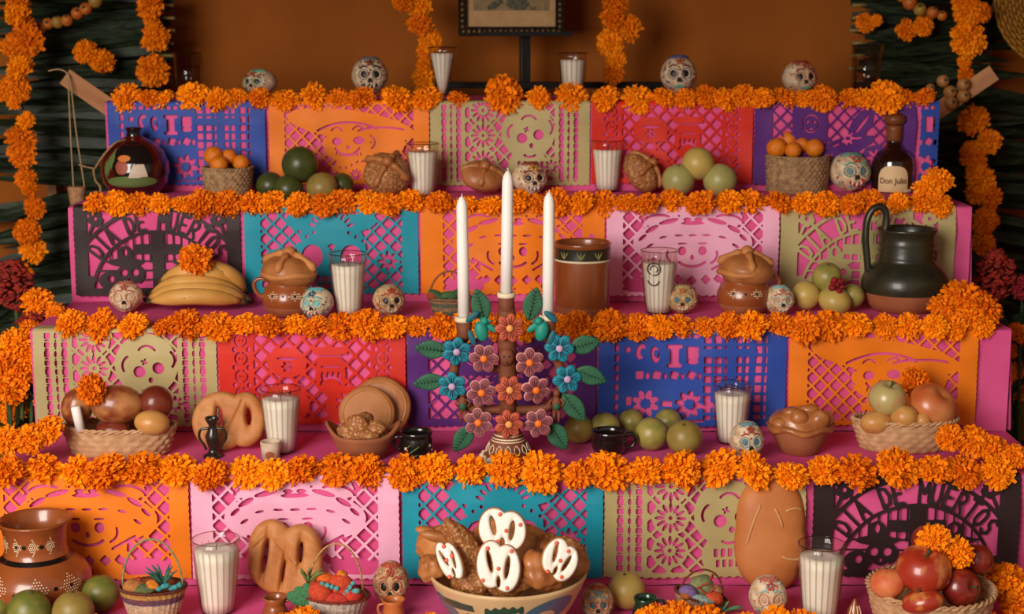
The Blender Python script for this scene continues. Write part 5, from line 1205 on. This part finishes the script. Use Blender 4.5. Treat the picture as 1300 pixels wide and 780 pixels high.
for i in range(26):
    a=rnd.uniform(0,pi); r=rnd.uniform(4,26); cx,cz=r*cos(a)*1.1,36+r*sin(a)*.55; b.ball((cx,-.2,cz),(rnd.uniform(3,7),.5,rnd.uniform(1.5,4)),8,5,rot=Euler((0,rnd.uniform(-1,1),0)))
for s in (-1,1): b.tube(spline([(s*14,-.3,42),(s*22,-.3,38),(s*28,-.3,33),(s*30,-.3,37)],4),.8,5)
stuff(b.build('printed_design',m_eng,root))
# stand
root=thing('picture_stand','black wooden stand holding the framed picture','stand',Vector((at(668,118,1.5).x,1.5,-.42)))
bx=root.location.x; zt=at(650,44,1.5).z+.12
pz0=-.15
MB().box((0,.0,(zt-root.location.z)/2),(.0115,.012,(zt-root.location.z)/2)).build('post',m_blackw,root); MB().box((-.016,.0,(zt-root.location.z)/2),(.003,.016,(zt-root.location.z)/2)).build('post_edge',m_blackw,root)
MB().box((0,-.035,zt-root.location.z-.117),(.12,.05,.006)).build('ledge',m_blackw,root)
zc=at(700,108,1.47).z-root.location.z
MB().box((.06,-.03,zc),(.30,.025,.008)).build('crossbar',m_blackw,root)
for s in (-1,1): MB().box((.06+s*.27,-.03,zc/2-.005),(.012,.015,zc/2)).build('foot',m_blackw,root)
MB().box((.06,.0,.006),(.30,.05,.006)).build('base_board',m_blackw,root)
# palm screens: every blade its own piece
m_palm=mat('palm_blade',(50,62,40),.5,c2=(16,24,14),scale=9,detail=3,stretch=(1,8,8),spec=.25,rand=.25); m_cut=mat('cut_leaf_base',(150,128,70),.7)
def blade_mesh(L,w,seed):
    rnd=random.Random(seed); n=12; vs=[]; fs=[]; s1=rnd.uniform(-.06,.06); s2=rnd.uniform(0,6)
    for i in range(n+1):
        t=i/n; ww=w*(.35+.65*min(1,t*5))*(1-t**3*.97); z=L*s1*t*t-.03*L*t*t; x=L*t; d=.18*w*sin(t*7+s2)
        vs+=[(x,d,z+ww*.5),(x,d-ww*.28,z),(x,d,z-ww*.5)]
    for i in range(n):
        a=i*3; fs+=[(a,a+3,a+4,a+1),(a+1,a+4,a+5,a+2)]
    b=MB(); b.smooth=False; b._add(vs,fs); return b.mesh('palm_blade',[m_palm])
PBL=[blade_mesh(1,.105,s) for s in range(5)]
def palm_screen(label,side):
    x0=at(205 if side<0 else 1092,60,1.5); root=thing('palm_screen',label,'palm leaves',Vector((x0.x,1.56,-.42))); rnd=random.Random(9+side)
    for layer,yy,ph in ((0,1.62,0),(1,1.56,8),(2,1.50,3)):
        y=-22+ph
        while y<470:
            px=rnd.uniform(196,222) if side<0 else rnd.uniform(1078,1106)
            if y>150: px=rnd.uniform(150,200) if side<0 else rnd.uniform(1120,1180)
            p=at(px,y,yy); L=rnd.uniform(170,265)*mpp(p); ang=rnd.uniform(-.10,.10)+(.10 if y>230 else -.02)
            o=link('palm_blade',PBL[rnd.randrange(5)],root,p-Vector(root.location)); o.scale=(L,L*.9,L*rnd.uniform(.85,1.25)); 
            o.rotation_euler=(rnd.uniform(-.6,.6),ang,0 if side>0 else pi) if side>0 else (rnd.uniform(-.6,.6),ang,pi)
            y+=rnd.uniform(15,24) if layer else rnd.uniform(20,34)
    for i in range(9):
        y=-10+i*16; p=at(rnd.uniform(205,217) if side<0 else rnd.uniform(1084,1094),y,1.49); k=mpp(p); b=MB(k).tube([(-9*side*-1,0,0),(9*side*-1,0,-1)],[4,5],8,flat=.5); b.build('cut_stalk',m_cut,root,p-Vector(root.location))
    for s in (0,1):
        p=at((188,60)[s] if side<0 else (1112,1250)[s],100,1.66); MB().box((p.x-root.location.x,.1,.75),(.012,.012,.75)).build('screen_pole',m_wood,root)
palm_screen('dark green palm leaf screen on the left of the wall',-1); palm_screen('dark green palm leaf screen on the right of the wall',1)
m_string=mat('dark_string',(52,40,26),.9); m_twine=mat('pale_twine',(176,146,104),.9)
def garland(label,blooms,Y,stringpts=None):
    p=at(blooms[0][0],blooms[0][1],Y); root=thing('marigold_garland',label,'garland',p,0,'hanging marigold garlands')
    sp=stringpts or [(x,y) for x,y,r in blooms]; P=spline([at(x,y,Y+.012)-p for x,y in sp],3); P=([Vector((P[0].x,P[0].y,1.94-p.z))] if sp[0][1]<0 else [])+P; MB().tube(P,.0025,5).build('string',m_string,root)
    for x,y,r in blooms:
        c=at(x,y,Y+RB.uniform(-.012,.012)); bloom(c-p,r*mpp(c),RB.uniform(.9,1.8),root)
garland('marigold garland hanging down the far left edge',[(22,-6,18),(22,14,22),(32,36,16),(34,52,22),(14,58,15),(25,86,19),(20,113,18),(5,116,14),(18,128,12),(33,153,13),(27,177,19),(28,197,19),(33,227,15),(38,240,11),(44,264,14),(34,294,18),(42,317,17),(30,345,12)],1.32,[(22,-20),(22,14),(32,52),(25,86),(20,113),(33,153),(28,197),(33,227),(44,264),(42,317),(35,360)])
garland('short marigold garland beside the left water glass',[(190,8,19),(193,28,11),(197,48,20),(194,90,21)],1.44,[(190,-20),(197,48),(194,95)])
garland('two marigolds pinned to the left palm screen',[(109,66,17),(130,78,17)],1.42)
garland('marigold garland hanging left of the framed picture',[(513,2,15),(533,8,15),(533,30,16),(546,52,15),(540,66,12),(537,82,10),(537,100,16)],1.42,[(505,-20),(533,20),(545,52),(537,82),(537,104)])
garland('marigold garland hanging right of the framed picture',[(781,4,17),(779,22,17),(797,36,19),(774,55,17),(782,76,13),(779,94,15)],1.42,[(785,-20),(790,25),(782,60),(779,98)])
garland('two marigolds pinned to the right palm screen',[(1151,38,14),(1172,33,14)],1.42)
garland('small brownish marigold above the right water glass',[(1098,29,14),(1112,26,8)],1.44)
garland('marigold garland hanging down the far right edge',[(1227,-4,18),(1228,14,19),(1246,16,13),(1229,50,25),(1224,78,9),(1226,95,12),(1236,153,21),(1255,179,17),(1235,201,19),(1232,190,12),(1245,228,20),(1240,246,15),(1258,250,16),(1250,281,18),(1248,309,17)],1.34,[(1228,-20),(1228,50),(1224,95),(1236,153),(1255,179),(1245,228),(1250,281),(1246,330)])
m_hawm=mat('hawthorn_apple',(208,122,44),.45,c2=(186,92,30),scale=50,rand=.12); m_hawy=mat('yellow_hawthorn',(178,140,56),.45,c2=(150,110,44),scale=50)
def beads(label,pts,Y,connect=True,name='fruit_string',ms=None):
    p=at(pts[0][0],pts[0][1],Y); root=thing(name,label,'fruit string',p)
    if connect: MB().tube(spline([at(x,y,Y)-p for x,y,r in pts],3),.0015,5).build('string',m_string,root)
    for i,(x,y,r) in enumerate(pts):
        c=at(x,y,Y); kk=mpp(c); f=MB(kk).ball((0,0,0),r,16,10,fn=lambda q_:1-.06*math.exp(-(1-q_.z)/.05)).build('little_fruit',m_hawy if i in (2,6) else m_hawm,root,c-p)
        MB(kk).lathe([(0,r*.9),(r*.3,r*.95),(r*.2,r*1.06),(0,r*1.02)],8).build('fruit_eye',m_leafd,f); f.rotation_euler=(RB.uniform(.5,1.4),RB.uniform(-.6,.6),0)
beads('string of small orange fruit at the upper left',[(51,36,7.5),(61,30,7.5),(73,28,8),(85,26,7.5),(98,17,8),(109,11,8),(121,1,9),(134,-10,8)],1.38)
beads('string of small orange fruit at the upper right',[(1146,-6,9),(1155,3,9.5),(1168,12,8.5),(1184,16,8),(1196,20,6.5)],1.38)
m_plank=mat('pale_plank',(190,134,88),.7,c2=(172,116,74),scale=10,detail=4,stretch=(1,5,5),bump=.1,bscale=60)
def plank(label,xa,ya,xb,yb_,w,Y):
    a,b_=at(xa,ya,Y),at(xb,yb_,Y+.05); c=(a+b_)/2; L=(b_-a).length/2; k=mpp(c); d=(b_-a).normalized()
    o=MB().box((0,0,0),(L,.008,w/2*k)).build('wooden_plank',m_plank,None,c); o.rotation_euler=d.to_track_quat('X','Z').to_euler(); return tag(o,label,'plank','plank ends of the altar frame')
plank('pale plank end sticking out left of the top tier with twine over it',82,97,170,158,22,1.16)
plank('pale plank end sticking out right of the top tier',1262,92,1165,158,21,1.16)
p=at(1206,117,1.15); root=thing('fruit_bunch','bunch of small yellow fruit hung on the right plank','fruit bunch',p)
for i,(x,y,r) in enumerate(((1197,103,8),(1206,117,8.5),(1223,107,8),(1223,122,8.5),(1207,131,8.5),(1181,112,6))):
    c=at(x,y,1.15+.008*(i%2)); kk=mpp(c); f=MB(kk).ball((0,0,0),r,16,10).build('little_fruit',mat('tan_hawthorn',(186,128,70),.5,c2=(150,100,52),scale=60),root,c-p); MB(kk).ball((1,-r*.92,r*.2),(r*.28,r*.14,r*.28),8,5).build('fruit_eye',m_leafd,f)
MB().tube(spline([at(x,y,1.155)-p for x,y in ((1197,103),(1206,117),(1223,107),(1223,122),(1207,131),(1200,112))],3),.001,5).build('twine',m_twine,root)
p=at(98,250,1.14); root=thing('hanging_cork','cork hanging on twine from the left plank','cork',p); k=mpp(p)
MB(k).lathe([(0,-15),(8.5,-15),(11.5,12),(10.5,13),(0,13)],24).build('cork_body',mat('cork',(186,138,96),.85,c2=(156,110,72),scale=90,bump=.4,bscale=160),root)
MB(k).tube(spline([(-4,0,12),(-4.5,0,70),(-4,0,130),(-5,4,154)],6),.9,6).build('twine',m_twine,root); MB(k).tube(spline([(10,0,12),(7,0,40),(3,0,80),(1,0,110),(-1,0,140),(-5,4,154),(-16,6,160),(-30,6,158)],6),.9,6).build('twine',m_twine,root)
# straw hat at the top right corner
p=at(1352,-6,1.42); root=thing('straw_hat','yellow straw hat brim cut by the upper right corner','hat',p); k=mpp(p)
m_hat=mat('yellow_straw',(176,124,40),.8,c2=(140,92,24),scale=120,bump=.5,bscale=200)
b=MB(k)
for j in range(14):
    r=30+j*4.6
    b.tube([(r*cos(t),2.5*sin(40*t+j*pi)-j*.3,r*sin(t)*1.02) for t in [2*pi*i/160 for i in range(161)]],2.5,5,cap=False)
stuff(b.build('brim',m_hat,root)); MB(k).ball((0,6,0),(36,30,36),24,14).build('crown',m_hat,root); MB().tube([(0,0,.06),(0,0,1.94-p.z)],.0015,5).build('hanging_cord',m_string,root)
# cockscomb flowers and foliage beside the altar
m_cock=mat('cockscomb_crimson',(150,18,30),.75,c2=(104,8,20),scale=60,rand=.15,bump=.4,bscale=120); m_fol=mat('dark_foliage',(54,70,44),.6,c2=(34,48,30),scale=20)
def cockscomb(label,px,py,w,h,Y,zfoot,seed=0,lean=0):
    p=at(px,py,Y); k=mpp(p); root=thing('cockscomb',label,'flower',p,0,'crimson cockscomb flowers'); rnd=random.Random(seed)
    b=MB(k)
    for i in range(260):
        a,u=rnd.uniform(0,2*pi),rnd.uniform(-1,1); r=sqrt(1-u*u)*rnd.uniform(.5,1); c=(w/2*r*cos(a),w*.35*r*sin(a)-2,h/2*u); s=rnd.uniform(.045,.085)*w
        b.ball(c,(s*1.5,s,s*.55),7,5,rot=Euler((rnd.uniform(-1,1),rnd.uniform(-1,1),0)),fn=lambda q_:1+.18*sin(9*q_.x)*sin(9*q_.z+3*q_.y))
    stuff(b.build('crest',m_cock,root)); z=(zfoot-p.z)/k
    MB(k).tube([(0,0,-h*.3),(lean*.5,4,z*.5),(lean,8,z)],[3,2.5,3],6).build('stem',m_stem,root)
    for i in range(4):
        o=link('leaf',PBL[i],root,Vector((lean*.1,0,-h*.5-10*i))*k); o.scale=(45*k,50*k,150*k*.9); o.rotation_euler=(rnd.uniform(-.5,.5),rnd.uniform(.5,1.2),rnd.uniform(0,6)); o.data=o.data
    return root
cockscomb('crimson cockscomb flower at the left edge',19,362,50,62,.55,-.42,1)
cockscomb('smaller crimson cockscomb low among the left marigolds',48,408,48,30,.48,-.42,2)
cockscomb('crimson cockscomb flower at the right edge',1262,350,52,64,.72,-.42,3)
cockscomb('crimson cockscomb cut by the right edge of the picture',1300,366,34,30,.72,-.42,4)
def bouquet(label,blooms,Y,foot):
    p=at(foot[0],foot[1],Y); p.z=-.42; root=thing('marigold_bouquet',label,'bouquet',p,0,'marigold bouquets beside the altar')
    for x,y,r,dy in blooms:
        c=at(x,y,Y+dy); kk=mpp(c); bloom(c-p,r*kk,RB.uniform(.4,1.2),root); MB().tube([c-p,Vector(((c.x-p.x)*.5,(c.y-p.y)*.6,(c.z-p.z)*.5)),Vector((RB.uniform(-.02,.02),RB.uniform(-.02,.02),.0))],.004,5).build('stem',m_stem,root)
    rnd=random.Random(int(foot[0]))
    for i in range(26):
        x,y,r,dy=blooms[i%len(blooms)]; c=at(x+rnd.uniform(-20,20),y+rnd.uniform(10,70),Y+dy+rnd.uniform(.02,.06)); o=link('leaf',PBL[i%5],root,c-p); s=rnd.uniform(30,60)*mpp(c); o.scale=(s,s,s*2.2); o.rotation_euler=(rnd.uniform(-1,1),rnd.uniform(-1.2,1.2),rnd.uniform(0,6.28)); 
bouquet('large bunch of marigolds standing left of the altar',[(48,384,22,.12),(70,398,15,.1),(38,420,16,.05),(20,438,24,0),(42,452,20,0),(8,462,24,-.02),(28,474,26,-.02),(12,494,24,-.03),(20,524,22,.04),(2,520,20,.04),(50,510,8,-.01)],.36,(10,560))
bouquet('bunch of marigolds and foliage standing right of the altar',[(1294,424,16,.0),(1282,446,12,.02),(1276,474,16,.0),(1296,500,12,.03),(1290,470,12,.04)],.55,(1310,560))
for x,y,r,lv,dy,lab in ((1198,390,20,2,.03,'left marigold of the big cluster beside the green pitcher'),(1222,378,25,2,.04,'topmost large marigold of the cluster beside the green pitcher'),(1252,391,23,2,.03,'right marigold of the big cluster beside the green pitcher'),(1232,404,21,2,.01,'lower middle marigold of the cluster beside the green pitcher'),
   (1192,228,20,3,.03,'upper marigold right of the tequila bottle'),(1178,240,18,3,.02,'lower marigold right of the tequila bottle'),(1206,556,20,1,.05,'back left marigold right of the upper apple basket'),(1236,562,22,1,.05,'back middle marigold right of the upper apple basket'),(1262,572,22,1,.04,'back right marigold right of the upper apple basket'),(1288,580,17,1,.02,'marigold at the far right end of the second lowest tier'),
   (62,546,21,1,.07,'back marigold left of the mango basket'),(38,558,23,1,.05,'marigold left of the mango basket, second from the back'),(10,560,22,1,.04,'marigold at the far left end of the second lowest tier'),(1278,742,28,0,.16,'large marigold right of the big apple basket'),(1292,770,24,0,.12,'marigold in the lower right corner')):
    loose_bloom(lab,x,y,r,D*(lv-1)+dy,None,.7)
p=at(1063,362,on(2,1050,397).y-.03)
cb=MB(mpp(p)); rnd=random.Random(5)
for i in range(14): cb.ball((rnd.uniform(-8,8),rnd.uniform(-4,2),rnd.uniform(-7,7)),rnd.uniform(2.5,4.5),8,5)
tag(cb.build('dried_petals',m_cock,None,p),'little dark red dried flower on the guavas by the pitcher','flower')
